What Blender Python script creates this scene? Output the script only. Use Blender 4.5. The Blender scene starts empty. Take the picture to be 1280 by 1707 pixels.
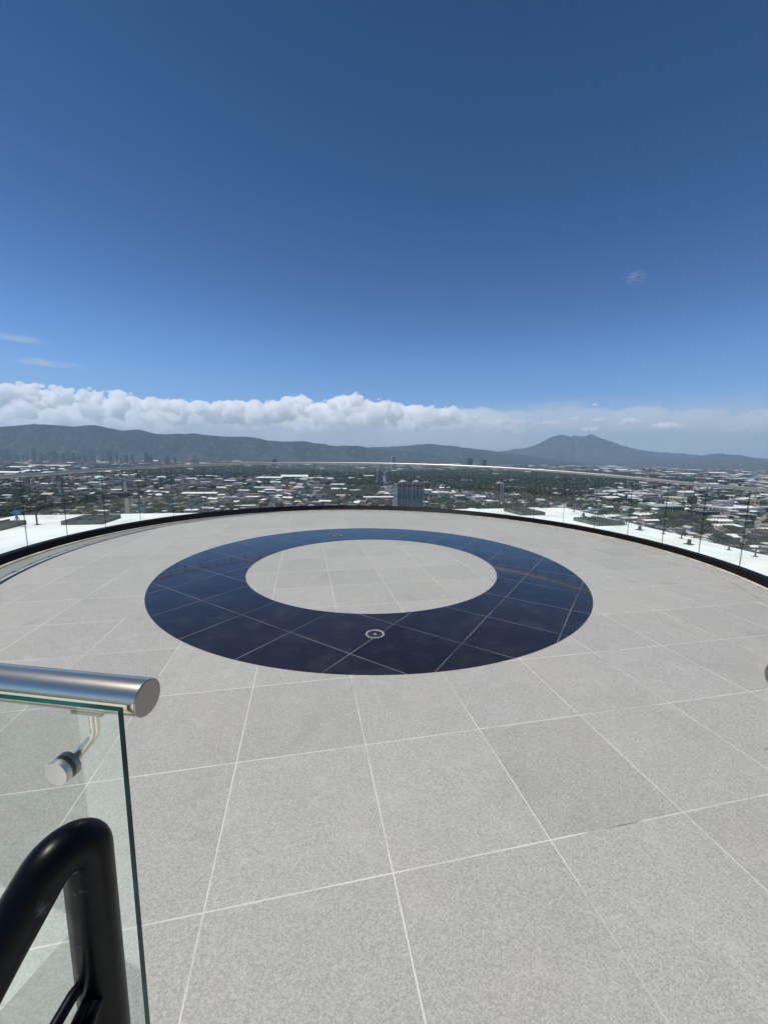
import bpy, bmesh, math, random
import numpy as np
from mathutils import Vector, Matrix
R = math.radians
sc = bpy.context.scene
col = sc.collection

# ------------------------------------------------------------------ camera
F, HOR, ROLL, HC = 640.0, 764.0, 0.015, 1.4        # focal length in px of a 1280 wide frame, eye height
PW, PH = 1280.0, 1707.0
P = math.atan((PH/2-HOR)/F)
cam_d = bpy.data.cameras.new('camera'); cam = bpy.data.objects.new('camera', cam_d); col.objects.link(cam)
cam_d.sensor_fit = 'HORIZONTAL'; cam_d.sensor_width = 36.0; cam_d.lens = 36.0*F/PW
cam_d.clip_start = 0.05; cam_d.clip_end = 120000
_fw = Vector((0, math.cos(P), -math.sin(P))); _up = Vector((0, math.sin(P), math.cos(P))); _rt = Vector((1, 0, 0))
_cx = _rt*math.cos(ROLL)+_up*math.sin(ROLL); _cy = -_rt*math.sin(ROLL)+_up*math.cos(ROLL)
cam.matrix_world = Matrix(((_cx.x, _cy.x, -_fw.x, 0), (_cx.y, _cy.y, -_fw.y, 0), (_cx.z, _cy.z, -_fw.z, HC), (0, 0, 0, 1)))
sc.camera = cam

# ------------------------------------------------------------------ light
SUN_EL, SUN_AZ = R(70), R(-97)      # azimuth measured from +Y towards +X (so -97: from the left, a little behind)
EXPO = 0.0
world = bpy.data.worlds.new('World'); sc.world = world; world.use_nodes = True
wn, wl = world.node_tree.nodes, world.node_tree.links
wn.clear()
w_out = wn.new('ShaderNodeOutputWorld'); w_bg = wn.new('ShaderNodeBackground'); w_bg.inputs[1].default_value = 0.075
sky = wn.new('ShaderNodeTexSky'); sky.sky_type = 'NISHITA'; sky.sun_disc = False
sky.sun_elevation = SUN_EL; sky.sun_rotation = SUN_AZ; sky.altitude = 900; sky.air_density = 1.0; sky.dust_density = 0.6; sky.ozone_density = 4.0
wl.new(w_bg.outputs[0], w_out.inputs[0])
sun_d = bpy.data.lights.new('sun', 'SUN'); sun = bpy.data.objects.new('sun', sun_d); col.objects.link(sun)
sun_d.energy = 4.5; sun_d.angle = R(0.53); sun_d.color = (1.0, 0.965, 0.91)
_s = Vector((math.sin(SUN_AZ)*math.cos(SUN_EL), math.cos(SUN_AZ)*math.cos(SUN_EL), math.sin(SUN_EL)))
sun.rotation_euler = _s.to_track_quat('Z', 'Y').to_euler()
sc.view_settings.view_transform = 'Standard'; sc.view_settings.look = 'None'; sc.view_settings.exposure = EXPO; sc.view_settings.gamma = 1
sc.view_settings.use_curve_mapping = False
sc.cycles.use_denoising = True; sc.cycles.transparent_max_bounces = 32; sc.cycles.max_bounces = 30; sc.cycles.diffuse_bounces = 4; sc.cycles.glossy_bounces = 5
sc.cycles.volume_bounces = 28; sc.cycles.caustics_reflective = False; sc.cycles.caustics_refractive = False

# ------------------------------------------------------------------ node helpers
def mat(name):
    m = bpy.data.materials.new(name); m.use_nodes = True; nt = m.node_tree; nt.nodes.clear()
    o = nt.nodes.new('ShaderNodeOutputMaterial'); return m, nt, o
class NT:
    def __init__(s, nt): s.nt = nt
    def n(s, t, **kw):
        x = s.nt.nodes.new(t)
        for k, v in kw.items(): setattr(x, k, v)
        return x
    def put(s, sock, v):
        if isinstance(v, bpy.types.NodeSocket): s.nt.links.new(v, sock)
        elif v is not None: sock.default_value = v
    def math(s, op, a, b=None, c=None, clamp=False):
        x = s.n('ShaderNodeMath', operation=op, use_clamp=clamp)
        s.put(x.inputs[0], a); s.put(x.inputs[1], b); s.put(x.inputs[2], c); return x.outputs[0]
    def vmath(s, op, a, b=None, scale=None):
        x = s.n('ShaderNodeVectorMath', operation=op)
        s.put(x.inputs[0], a); s.put(x.inputs[1], b)
        if scale is not None: s.put(x.inputs['Scale'], scale)
        return x.outputs['Value'] if op in ('DOT_PRODUCT', 'LENGTH') else x.outputs[0]
    def noise(s, vec, scale, detail=3, rough=0.55, dist=0.0):
        x = s.n('ShaderNodeTexNoise'); s.put(x.inputs['Vector'], vec); s.put(x.inputs['Scale'], scale)
        x.inputs['Detail'].default_value = detail; x.inputs['Roughness'].default_value = rough; x.inputs['Distortion'].default_value = dist
        return x.outputs[0]
    def ramp(s, v, lo, hi, a=0.0, b=1.0, smooth=True):
        x = s.n('ShaderNodeMapRange'); x.interpolation_type = 'SMOOTHSTEP' if smooth else 'LINEAR'
        s.put(x.inputs[0], v); s.put(x.inputs[1], lo); s.put(x.inputs[2], hi); s.put(x.inputs[3], a); s.put(x.inputs[4], b)
        return x.outputs[0]
    def mix(s, f, a, b, mode='MIX'):
        x = s.n('ShaderNodeMix', data_type='RGBA', blend_type=mode); s.put(x.inputs[0], f)
        for sock, v in ((x.inputs[6], a), (x.inputs[7], b)):
            if isinstance(v, (tuple, list)): v = tuple(v)+(1.0,)*(4-len(v))
            s.put(sock, v)
        return x.outputs[2]
    def coord(s, which='Object'): return s.n('ShaderNodeTexCoord').outputs[which]
    def principled(s, out, color, rough=0.6, metal=0.0, spec=0.5, bump=None, bstr=0.2, bdist=0.002):
        b = s.n('ShaderNodeBsdfPrincipled')
        if isinstance(color, (tuple, list)): color = tuple(color)+(1.0,)*(4-len(color))
        s.put(b.inputs['Base Color'], color); s.put(b.inputs['Roughness'], rough); s.put(b.inputs['Metallic'], metal)
        b.inputs['Specular IOR Level'].default_value = spec
        if bump is not None:
            bn = s.n('ShaderNodeBump'); bn.inputs['Strength'].default_value = bstr; bn.inputs['Distance'].default_value = bdist
            s.put(bn.inputs['Height'], bump); s.nt.links.new(bn.outputs[0], b.inputs['Normal'])
        s.nt.links.new(b.outputs[0], out.inputs[0]); return b
def noisy(name, a, b, scale, rough=0.7, spec=0.3, metal=0.0, detail=4, bstr=0.0, bdist=0.01, lo=0.35, hi=0.65):
    m, nt, o = mat(name); k = NT(nt); v = k.noise(k.coord(), scale, detail)
    k.principled(o, k.mix(k.ramp(v, lo, hi), a, b), rough, metal, spec, v if bstr else None, bstr, bdist); return m

# --- world: thin veil of high cloud low in the sky, a few wisps
k = NT(world.node_tree)
dirv = k.vmath('NORMALIZE', k.coord('Generated'))
sep = k.n('ShaderNodeSeparateXYZ'); wl.new(dirv, sep.inputs[0])
az = k.math('ARCTAN2', sep.outputs[0], sep.outputs[1]); el = k.math('ARCSINE', sep.outputs[2])
cmb = k.n('ShaderNodeCombineXYZ'); wl.new(az, cmb.inputs[0]); wl.new(k.math('MULTIPLY', el, 4.5), cmb.inputs[1])
veil_n = k.noise(cmb.outputs[0], 5.0, 6, 0.6, 0.6)
veil = k.math('MULTIPLY', k.ramp(el, 0.155, 0.075), k.ramp(az, -0.05, 0.28))
veil = k.math('MULTIPLY', veil, k.ramp(veil_n, 0.25, 0.62, 0.25, 0.62))
wis_n = k.noise(cmb.outputs[0], 9.0, 6, 0.62, 0.8)
def spot(a0, e0, ra, re):
    da = k.math('DIVIDE', k.math('SUBTRACT', az, a0), ra); de = k.math('DIVIDE', k.math('SUBTRACT', el, e0), re)
    d = k.math('SQRT', k.math('ADD', k.math('MULTIPLY', da, da), k.math('MULTIPLY', de, de)))
    return k.ramp(d, 1.0, 0.15)
wis = k.math('MULTIPLY', k.ramp(wis_n, 0.38, 0.66), k.math('MAXIMUM', k.math('MAXIMUM', spot(-0.755, 0.205, 0.07, 0.011), spot(-0.72, 0.169, 0.10, 0.010)), k.math('MULTIPLY', spot(0.40, 0.125, 0.16, 0.022), 0.8)))
puff = k.math('MULTIPLY', k.ramp(k.noise(cmb.outputs[0], 24.0, 6, 0.7, 1.2), 0.40, 0.66), spot(0.54, 0.361, 0.026, 0.015))
cl = k.math('MINIMUM', k.math('ADD', k.math('ADD', veil, k.math('MULTIPLY', wis, 0.5)), k.math('MULTIPLY', puff, 0.5)), 0.85)
cl2 = k.ramp(el, 0.115, 0.01, 0.0, 0.75)
grade = k.n('ShaderNodeValToRGB'); wl.new(k.math('DIVIDE', el, math.pi/2), grade.inputs[0])      # clear dry air: deep blue overhead, paler low down
GR = [(0.0, 1.15, 1.42, 1.70), (9, 0.96, 1.34, 1.74), (12, 0.84, 1.25, 1.70), (14.5, 0.70, 1.12, 1.58), (17.5, 0.53, 0.95, 1.40), (21, 0.38, 0.79, 1.22), (25.5, 0.25, 0.65, 1.05), (32, 0.125, 0.50, 0.87), (45, 0.02, 0.335, 0.62), (90, 0.05, 0.37, 0.64)]
while len(grade.color_ramp.elements) < len(GR): grade.color_ramp.elements.new(0.5)
for e_, (a, r, g, b) in zip(grade.color_ramp.elements, GR): e_.position = a/90.0; e_.color = (r/2, g/2, b/2, 1)
graded = k.mix(1.0, sky.outputs[0], k.vmath('SCALE', grade.outputs[0], None, 2.0), 'MULTIPLY')
lit = k.mix(cl2, graded, (5.7, 6.5, 6.9))
wl.new(k.mix(cl, lit, (7.6, 8.5, 9.0)), w_bg.inputs[0])

# ------------------------------------------------------------------ materials
GA_ANG, GA_ORG, GA_S = 0.2063, (-0.539, 1.0016), 0.6016     # laying direction, a joint crossing and the size of the grey tiles
GB_ANG, GB_ORG, GB_S = -0.5710, (-1.250, 3.2485), 0.6075    # the dark tiles lie at 45 degrees to them
def grid_nodes(k, ang, org, size):
    """position in tile units: (fraction distance to nearest joint in metres x/y, tile id vector)"""
    p = k.vmath('SUBTRACT', k.coord(), (org[0], org[1], 0))
    u = k.math('DIVIDE', k.vmath('DOT_PRODUCT', p, (math.cos(ang), math.sin(ang), 0)), size)
    v = k.math('DIVIDE', k.vmath('DOT_PRODUCT', p, (-math.sin(ang), math.cos(ang), 0)), size)
    out = []
    for q in (u, v):
        f = k.math('FRACT', q); out.append(k.math('MULTIPLY', k.math('MINIMUM', f, k.math('SUBTRACT', 1.0, f)), size))
    c = k.n('ShaderNodeCombineXYZ'); k.put(c.inputs[0], k.math('FLOOR', u)); k.put(c.inputs[1], k.math('FLOOR', v))
    w = k.n('ShaderNodeTexWhiteNoise'); w.noise_dimensions = '2D'; k.put(w.inputs['Vector'], c.outputs[0])
    return out[0], out[1], w.outputs['Value'], w.outputs['Color']
m, nt, o = mat('grey_granite_tile'); k = NT(nt)
dx, dy, tid, tcol = grid_nodes(k, GA_ANG, GA_ORG, GA_S)
wob = k.math('MULTIPLY', k.math('SUBTRACT', k.noise(k.coord(), 9, 2), 0.5), 0.0022)
jx = k.ramp(k.math('ADD', dx, wob), 0.0030, 0.0016); jy = k.ramp(k.math('ADD', dy, wob), 0.0030, 0.0016)
joint = k.math('MAXIMUM', jx, jy)
gl = k.ramp(k.noise(k.coord(), 2.6, 3), 0.30, 0.42)
fine = k.noise(k.coord(), 420, 2, 0.7); gv = k.n('ShaderNodeTexVoronoi'); k.put(gv.inputs['Vector'], k.coord()); gv.inputs['Scale'].default_value = 330
gs = k.n('ShaderNodeSeparateColor'); nt.links.new(gv.outputs['Color'], gs.inputs[0])
gv2 = k.n('ShaderNodeTexVoronoi'); k.put(gv2.inputs['Vector'], k.coord()); gv2.inputs['Scale'].default_value = 170
gs2 = k.n('ShaderNodeSeparateColor'); nt.links.new(gv2.outputs['Color'], gs2.inputs[0])
mid = k.math('ADD', k.math('MULTIPLY', gs.outputs[0], 0.40), k.math('ADD', k.math('MULTIPLY', gs2.outputs[0], 0.25), k.math('MULTIPLY', k.noise(k.coord(), 120, 4, 0.8), 0.35))); big = k.noise(k.coord(), 1.3, 4, 0.6); stain = k.noise(k.coord(), 5.5, 6, 0.65)
base = k.mix(k.ramp(mid, 0.12, 0.88), (0.252, 0.246, 0.224), (0.432, 0.422, 0.384))
base = k.mix(k.ramp(fine, 0.60, 0.78, 0, 0.5), base, (0.60, 0.59, 0.56))
base = k.mix(k.ramp(fine, 0.40, 0.24, 0, 0.55), base, (0.15, 0.148, 0.142))
base = k.mix(k.ramp(big, 0.45, 0.7, 0, 0.22), base, (0.42, 0.37, 0.315))
base = k.mix(k.ramp(stain, 0.50, 0.75, 0, 0.22), base, (0.52, 0.50, 0.47))
base = k.mix(k.ramp(k.noise(k.coord(), 2.2, 7, 0.7, 0.6), 0.52, 0.72, 0, 0.30), base, (0.22, 0.21, 0.195))
tv = k.math('ADD', 0.94, k.math('MULTIPLY', tid, 0.10))
base = k.mix(1.0, base, k.n('ShaderNodeCombineColor').outputs[0], 'MULTIPLY')
cc = base.node.inputs[7].links[0].from_node
for i in range(3): k.put(cc.inputs[i], tv)
grout = k.mix(gl, (0.15, 0.145, 0.14), (0.60, 0.575, 0.53))
fade = k.ramp(k.noise(k.coord(), 1.7, 3), 0.30, 0.54, 0.25, 0.95)
speck = k.n('ShaderNodeTexVoronoi'); k.put(speck.inputs['Vector'], k.coord()); speck.inputs['Scale'].default_value = 5.0
base = k.mix(k.math('MULTIPLY', k.ramp(speck.outputs['Distance'], 0.022, 0.010), 0.45), base, (0.62, 0.60, 0.57))
k.principled(o, k.mix(k.math('MULTIPLY', joint, fade), base, grout), 0.62, 0, 0.35, k.math('SUBTRACT', mid, k.math('MULTIPLY', joint, 0.8)), 0.05, 0.002)
M_TILE = m
m, nt, o = mat('dark_polished_tile'); k = NT(nt)
dx, dy, tid, tcol = grid_nodes(k, GB_ANG, GB_ORG, GB_S)
joint = k.math('MAXIMUM', k.ramp(dx, 0.0048, 0.0030), k.ramp(dy, 0.0048, 0.0030))
tint = k.mix(tid, (0.011, 0.0108, 0.014), (0.0165, 0.016, 0.0205))
dust = k.noise(k.coord(), 4, 5, 0.65)
tint = k.mix(k.ramp(dust, 0.42, 0.85, 0, 0.14), tint, (0.16, 0.15, 0.15))
fadej = k.ramp(k.noise(k.coord(), 1.4, 2), 0.32, 0.6, 0.25, 0.8)
b = k.principled(o, k.mix(k.math('MULTIPLY', joint, fadej), tint, (0.17, 0.162, 0.158)), k.mix(joint, (0.06,)*3, (0.5,)*3), 0, 0.38, k.math('ADD', k.math('MULTIPLY', tid, 0.0), k.noise(k.coord(), 1.6, 2)), 0.02, 0.01)
M_DARK = m
M_KERB = noisy('black_powder_coat', (0.004, 0.004, 0.005), (0.008, 0.008, 0.009), 30, 0.6, 0.12)
M_SEAL = noisy('cream_sealant', (0.40, 0.36, 0.30), (0.58, 0.53, 0.46), 6, 0.8, 0.2)
m, nt, o = mat('pale_glass_edge'); k = NT(nt)
pb_ = k.n('ShaderNodeBsdfPrincipled'); pb_.inputs['Base Color'].default_value = (0.03, 0.07, 0.065, 1); pb_.inputs['Roughness'].default_value = 0.2
tb_ = k.n('ShaderNodeBsdfTransparent'); tb_.inputs[0].default_value = (0.55, 0.68, 0.64, 1)
mx_ = k.n('ShaderNodeMixShader'); mx_.inputs[0].default_value = 0.22; nt.links.new(tb_.outputs[0], mx_.inputs[1]); nt.links.new(pb_.outputs[0], mx_.inputs[2]); nt.links.new(mx_.outputs[0], o.inputs[0]); M_GEDGE_R = m
M_GROUT = noisy('light_grout', (0.24, 0.235, 0.225), (0.52, 0.50, 0.47), 3.5, 0.85, 0.2)
def brushed(name, axis, colr=(0.80, 0.69, 0.54), rough=0.235):
    m, nt, o = mat(name); k = NT(nt)
    s = {'x': (1.5, 500, 500), 'r': (90, 90, 90)}[axis]
    v = k.noise(k.vmath('MULTIPLY', k.coord(), s), 1.0, 4, 0.6)
    k.principled(o, k.mix(k.ramp(v, 0.3, 0.7), tuple(c*0.975 for c in colr), colr), k.ramp(v, 0.3, 0.7, rough-0.006, rough+0.008), 1.0, 0.5)
    return m
M_STEEL = brushed('brushed_stainless_steel', 'x'); M_STEEL_END = brushed('dull_steel_end_cap', 'r', (0.36, 0.33, 0.31), 0.42)
M_RIM = noisy('pale_steel_rim', (0.20, 0.20, 0.19), (0.28, 0.28, 0.265), 20, 0.5, 0.4)
M_DISC = brushed('turned_steel_disc', 'r', (0.72, 0.69, 0.62), 0.36)
m, nt, o = mat('round_rail_steel'); k = NT(nt)
v = k.noise(k.coord(), 9, 3); k.principled(o, k.mix(v, (0.50, 0.475, 0.43), (0.60, 0.57, 0.52)), 0.5, 1.0, 0.5); M_RAIL = m
def glass_mat(name, tint, f0=0.042, dirt=0.02):
    m, nt, o = mat(name); k = NT(nt); g = k.n('ShaderNodeNewGeometry')
    c = k.math('ABSOLUTE', k.vmath('DOT_PRODUCT', g.outputs['Normal'], g.outputs['Incoming']))
    fr = k.math('ADD', f0, k.math('MULTIPLY', 1-f0, k.math('POWER', k.math('SUBTRACT', 1.0, c), 5.0)))
    t = k.n('ShaderNodeBsdfTransparent'); t.inputs[0].default_value = (*tint, 1)
    r = k.n('ShaderNodeBsdfGlossy'); r.inputs['Roughness'].default_value = 0.0; r.inputs['Color'].default_value = (0.95, 1, 0.98, 1)
    d = k.n('ShaderNodeBsdfDiffuse'); d.inputs[0].default_value = (0.75, 0.80, 0.76, 1)
    mx = k.n('ShaderNodeMixShader'); k.put(mx.inputs[0], fr); nt.links.new(t.outputs[0], mx.inputs[1]); nt.links.new(r.outputs[0], mx.inputs[2])
    m2 = k.n('ShaderNodeMixShader'); k.put(m2.inputs[0], k.ramp(k.noise(k.coord(), 3.0, 5, 0.7), 0.3, 0.8, dirt*0.3, dirt*1.6)); nt.links.new(mx.outputs[0], m2.inputs[1]); nt.links.new(d.outputs[0], m2.inputs[2])
    nt.links.new(m2.outputs[0], o.inputs[0]); return m
M_GLASS = glass_mat('clear_laminated_glass', (0.965, 0.985, 0.975), 0.040, 0.006)
M_GLASS_NEAR = glass_mat('clear_green_tinted_glass', (0.955, 0.985, 0.968), 0.042, 0.010)
m, nt, o = mat('green_glass_edge'); k = NT(nt)
k.principled(o, k.mix(k.ramp(k.noise(k.coord(), 14, 2), 0.3, 0.75), (0.003, 0.032, 0.028), (0.012, 0.10, 0.085)), 0.12, 0, 0.2); M_GEDGE = m
M_BLACK = None
m, nt, o = mat('worn_black_paint'); k = NT(nt)
v = k.noise(k.coord(), 55, 4); sc2 = k.noise(k.vmath('MULTIPLY', k.coord(), (60, 14, 60)), 1.0, 3)
k.principled(o, k.mix(k.ramp(sc2, 0.63, 0.74), (0.002, 0.002, 0.0028), (0.075, 0.075, 0.08)), k.ramp(v, 0.3, 0.7, 0.28, 0.40), 0, 0.13, v, 0.06, 0.001); M_BLACK = m
m, nt, o = mat('white_roof_membrane'); k = NT(nt)
_p = k.vmath('DOT_PRODUCT', k.coord(), (math.cos(0.2063), math.sin(0.2063), 0)); _f = k.math('FRACT', k.math('DIVIDE', _p, 1.9)); _seam = k.ramp(k.math('MINIMUM', _f, k.math('SUBTRACT', 1.0, _f)), 0.022, 0.008)
_d = k.noise(k.coord(), 0.35, 7, 0.65, 0.4)
_c = k.mix(k.ramp(_d, 0.42, 0.70), (0.80, 0.83, 0.79), (0.60, 0.63, 0.58)); _c = k.mix(k.math('MULTIPLY', _seam, 0.35), _c, (0.42, 0.44, 0.42)); k.principled(o, _c, 0.75, 0, 0.25, k.noise(k.coord(), 3, 3), 0.2, 0.01); M_ROOFW = m
M_SKYG = noisy('dark_skylight_glazing', (0.022, 0.032, 0.030), (0.045, 0.057, 0.053), 0.8, 0.7, 0.04)
M_SKYF = noisy('grey_metal_frame', (0.09, 0.105, 0.10), (0.15, 0.165, 0.16), 2, 0.8, 0.05)
M_DMETAL = noisy('dark_grey_metal', (0.03, 0.032, 0.034), (0.06, 0.062, 0.065), 6, 0.5, 0.4)
M_CONC = noisy('grey_concrete', (0.22, 0.215, 0.205), (0.32, 0.315, 0.30), 2.0, 0.85, 0.2)
M_ASPH = noisy('worn_asphalt', (0.10, 0.095, 0.088), (0.16, 0.15, 0.14), 0.05, 0.9, 0.2)
M_ROAD = noisy('pale_road', (0.17, 0.16, 0.145), (0.26, 0.24, 0.21), 0.03, 0.9, 0.2)
CM = {}
def cm(name, a, s=0.15, scale=0.12, rough=0.75):
    CM[name] = noisy(name, tuple(c*(1-s) for c in a), tuple(min(c*(1+s), 0.86) for c in a), scale, rough, 0.25, detail=5)
cm('white_metal_roof', (0.78, 0.79, 0.77), 0.08); cm('light_grey_roof', (0.46, 0.46, 0.45)); cm('mid_grey_roof', (0.19, 0.186, 0.178), 0.3)
cm('dark_weathered_roof', (0.070, 0.064, 0.058), 0.35); cm('rusty_brown_roof', (0.115, 0.078, 0.058), 0.3); cm('terracotta_roof', (0.29, 0.135, 0.085), 0.2)
cm('red_roof', (0.50, 0.15, 0.105), 0.15); cm('pale_green_roof', (0.33, 0.38, 0.34), 0.1); cm('blue_roof', (0.16, 0.24, 0.33), 0.1); cm('cream_roof', (0.55, 0.51, 0.43), 0.12)
cm('white_wall', (0.66, 0.65, 0.62), 0.1); cm('cream_wall', (0.48, 0.43, 0.35), 0.12); cm('grey_wall', (0.26, 0.255, 0.25), 0.2); cm('brown_wall', (0.22, 0.165, 0.13), 0.2)
cm('yellow_wall', (0.50, 0.43, 0.22), 0.1); cm('blue_wall', (0.18, 0.27, 0.40), 0.1); cm('tower_stone', (0.23, 0.225, 0.22), 0.12); cm('tower_dark_glass', (0.035, 0.042, 0.062), 0.3, 0.4, 0.25)
cm('window_dark', (0.03, 0.034, 0.04), 0.3, 0.5, 0.25); cm('brick_red_wall', (0.12, 0.066, 0.055), 0.15); cm('green_shed_wall', (0.27, 0.30, 0.26), 0.1); cm('pale_earth', (0.47, 0.41, 0.33), 0.15, 0.01)
cm('far_tower_grey', (0.11, 0.11, 0.12), 0.2); cm('far_tower_pale', (0.30, 0.29, 0.29), 0.2); cm('far_tower_brown', (0.12, 0.09, 0.085), 0.2)
def foliage(name, a, b):
    m, nt, o = mat(name); k = NT(nt); v = k.noise(k.coord(), 0.55, 4, 0.7)
    oi = k.n('ShaderNodeObjectInfo'); c = k.mix(k.ramp(v, 0.35, 0.68), a, b)
    c = k.mix(k.math('MULTIPLY', oi.outputs['Random'], 0.35), c, (0.035, 0.045, 0.012))
    k.principled(o, c, 0.8, 0, 0.15); return m
M_LEAF = [foliage('dark_foliage', (0.009, 0.016, 0.008), (0.026, 0.040, 0.016)), foliage('mid_green_foliage', (0.015, 0.025, 0.010), (0.040, 0.060, 0.022)), foliage('olive_foliage', (0.020, 0.026, 0.012), (0.052, 0.060, 0.027))]
M_BARK = noisy('bark', (0.05, 0.04, 0.03), (0.11, 0.09, 0.07), 1.5, 0.9, 0.1)

# ------------------------------------------------------------------ object helpers
def link(name, me, parent=None, loc=None):
    o = bpy.data.objects.new(name, me); col.objects.link(o)
    if parent is not None: o.parent = parent
    if loc is not None: o.location = loc
    return o
def tag(o, label=None, cat=None, group=None, kind=None):
    if label: o['label'] = label
    if cat: o['category'] = cat
    if group: o['group'] = group
    if kind: o['kind'] = kind
    return o
def empty(name, loc=(0, 0, 0), rz=0.0):
    o = bpy.data.objects.new(name, None); col.objects.link(o); o.location = loc; o.rotation_euler = (0, 0, rz); o.empty_display_size = 0.2
    return o
class MB:
    def __init__(s): s.v = []; s.f = []; s.m = []
    def add(s, vs, fs, mi=0):
        b = len(s.v); s.v += [tuple(v) for v in vs]
        for f in fs: s.f.append(tuple(b+i for i in f)); s.m.append(mi)
    def box(s, c, d, mi=0, rz=0.0, top=None, bottom=True):
        cx, cy, z0 = c; hx, hy = d[0]/2, d[1]/2; ca, sa = math.cos(rz), math.sin(rz)
        pts = [(-hx, -hy), (hx, -hy), (hx, hy), (-hx, hy)]
        q = [(cx+x*ca-y*sa, cy+x*sa+y*ca) for x, y in pts]
        s.add([(x, y, z0) for x, y in q]+[(x, y, z0+d[2]) for x, y in q], [(0, 1, 5, 4), (1, 2, 6, 5), (2, 3, 7, 6), (3, 0, 4, 7)], mi)
        b = len(s.v)-8; s.f.append((b+4, b+5, b+6, b+7)); s.m.append(mi if top is None else top)
        if bottom: s.f.append((b+3, b+2, b+1, b)); s.m.append(mi)
    def gable(s, c, d, rise, over, mi, rz=0.0):
        cx, cy, z0 = c; hx, hy = d[0]/2+over, d[1]/2+over; ca, sa = math.cos(rz), math.sin(rz)
        T = lambda x, y, z: (cx+x*ca-y*sa, cy+x*sa+y*ca, z0+z)
        s.add([T(-hx, -hy, 0), T(hx, -hy, 0), T(hx, hy, 0), T(-hx, hy, 0), T(-hx, 0, rise), T(hx, 0, rise)], [(0, 1, 5, 4), (2, 3, 4, 5), (1, 2, 5), (3, 0, 4), (3, 2, 1, 0)], mi)
    def hip(s, c, d, rise, over, mi, rz=0.0):
        cx, cy, z0 = c; hx, hy = d[0]/2+over, d[1]/2+over; ca, sa = math.cos(rz), math.sin(rz); r = max(hx-hy, 0.15*hx)
        T = lambda x, y, z: (cx+x*ca-y*sa, cy+x*sa+y*ca, z0+z)
        s.add([T(-hx, -hy, 0), T(hx, -hy, 0), T(hx, hy, 0), T(-hx, hy, 0), T(-r, 0, rise), T(r, 0, rise)], [(0, 1, 5, 4), (2, 3, 4, 5), (1, 2, 5), (3, 0, 4), (3, 2, 1, 0)], mi)
    def mesh(s, name, mats, smooth=False):
        me = bpy.data.meshes.new(name); me.from_pydata(s.v, [], s.f); 
        for m in mats: me.materials.append(m)
        me.polygons.foreach_set('material_index', s.m)
        if smooth: me.polygons.foreach_set('use_smooth', [True]*len(s.f))
        me.update(); return me
    def build(s, name, mats, parent=None, smooth=False, loc=None):
        return link(name, s.mesh(name, mats if isinstance(mats, list) else [mats], smooth), parent, loc)
def tube(mb, pts, r, seg=16, mi=0, caps=True, cap_mi=None):
    """pipe along a polyline, parallel transported rings"""
    pts = [Vector(p) for p in pts]; n = len(pts); b = len(mb.v)
    t0 = (pts[1]-pts[0]).normalized(); ref = Vector((0, 0, 1)) if abs(t0.z) < 0.9 else Vector((0, 1, 0))
    nrm = (ref-t0*ref.dot(t0)).normalized()
    for i in range(n):
        t = ((pts[min(i+1, n-1)]-pts[i]).normalized()+(pts[i]-pts[max(i-1, 0)]).normalized()).normalized()
        nrm = (nrm-t*nrm.dot(t)).normalized(); bn = t.cross(nrm)
        for j in range(seg):
            a = 2*math.pi*j/seg; mb.v.append(tuple(pts[i]+nrm*(r*math.cos(a))+bn*(r*math.sin(a))))
    for i in range(n-1):
        for j in range(seg):
            j2 = (j+1) % seg; mb.f.append((b+i*seg+j, b+i*seg+j2, b+(i+1)*seg+j2, b+(i+1)*seg+j)); mb.m.append(mi)
    if caps:
        cmi = mi if cap_mi is None else cap_mi
        mb.f.append(tuple(b+j for j in range(seg))[::-1]); mb.m.append(cmi)
        mb.f.append(tuple(b+(n-1)*seg+j for j in range(seg))); mb.m.append(cmi)
def lathe(mb, prof, origin, axis, seg=28, mi=0):
    """profile [(radius, distance along axis)...]"""
    axis = Vector(axis).normalized(); ref = Vector((0, 0, 1)) if abs(axis.z) < 0.9 else Vector((1, 0, 0))
    u = (ref-axis*ref.dot(axis)).normalized(); w = axis.cross(u); b = len(mb.v); o = Vector(origin)
    for r, h in prof:
        for j in range(seg):
            a = 2*math.pi*j/seg; mb.v.append(tuple(o+axis*h+u*(r*math.cos(a))+w*(r*math.sin(a))))
    for i in range(len(prof)-1):
        for j in range(seg):
            j2 = (j+1) % seg; mb.f.append((b+i*seg+j, b+i*seg+j2, b+(i+1)*seg+j2, b+(i+1)*seg+j)); mb.m.append(mi)
    mb.f.append(tuple(b+j for j in range(seg))[::-1]); mb.m.append(mi)
    mb.f.append(tuple(b+(len(prof)-1)*seg+j for j in range(seg))); mb.m.append(mi)
def smooth_by_angle(o, ang=35):
    me = o.data; me.polygons.foreach_set('use_smooth', [True]*len(me.polygons))
    try: me.set_sharp_from_angle(angle=R(ang))
    except Exception: pass
    return o
def bend(pts, rad, n=8):
    """round the corners of a polyline"""
    pts = [Vector(p) for p in pts]; out = [pts[0]]
    for i in range(1, len(pts)-1):
        a, b, c = pts[i-1], pts[i], pts[i+1]; d1 = (a-b).normalized(); d2 = (c-b).normalized()
        half = math.acos(max(-1, min(1, d1.dot(d2))))/2
        t = min(rad/math.tan(half), (a-b).length*0.49, (c-b).length*0.49); rr = t*math.tan(half)
        ctr = b+(d1+d2).normalized()*(rr/math.sin(half)); p0 = b+d1*t; p1 = b+d2*t
        v0 = p0-ctr; v1 = p1-ctr; ang = v0.angle(v1); ax = v0.cross(v1).normalized()
        for q in range(n+1): out.append(ctr+Matrix.Rotation(ang*q/n, 3, ax) @ v0)
    out.append(pts[-1]); return out

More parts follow.
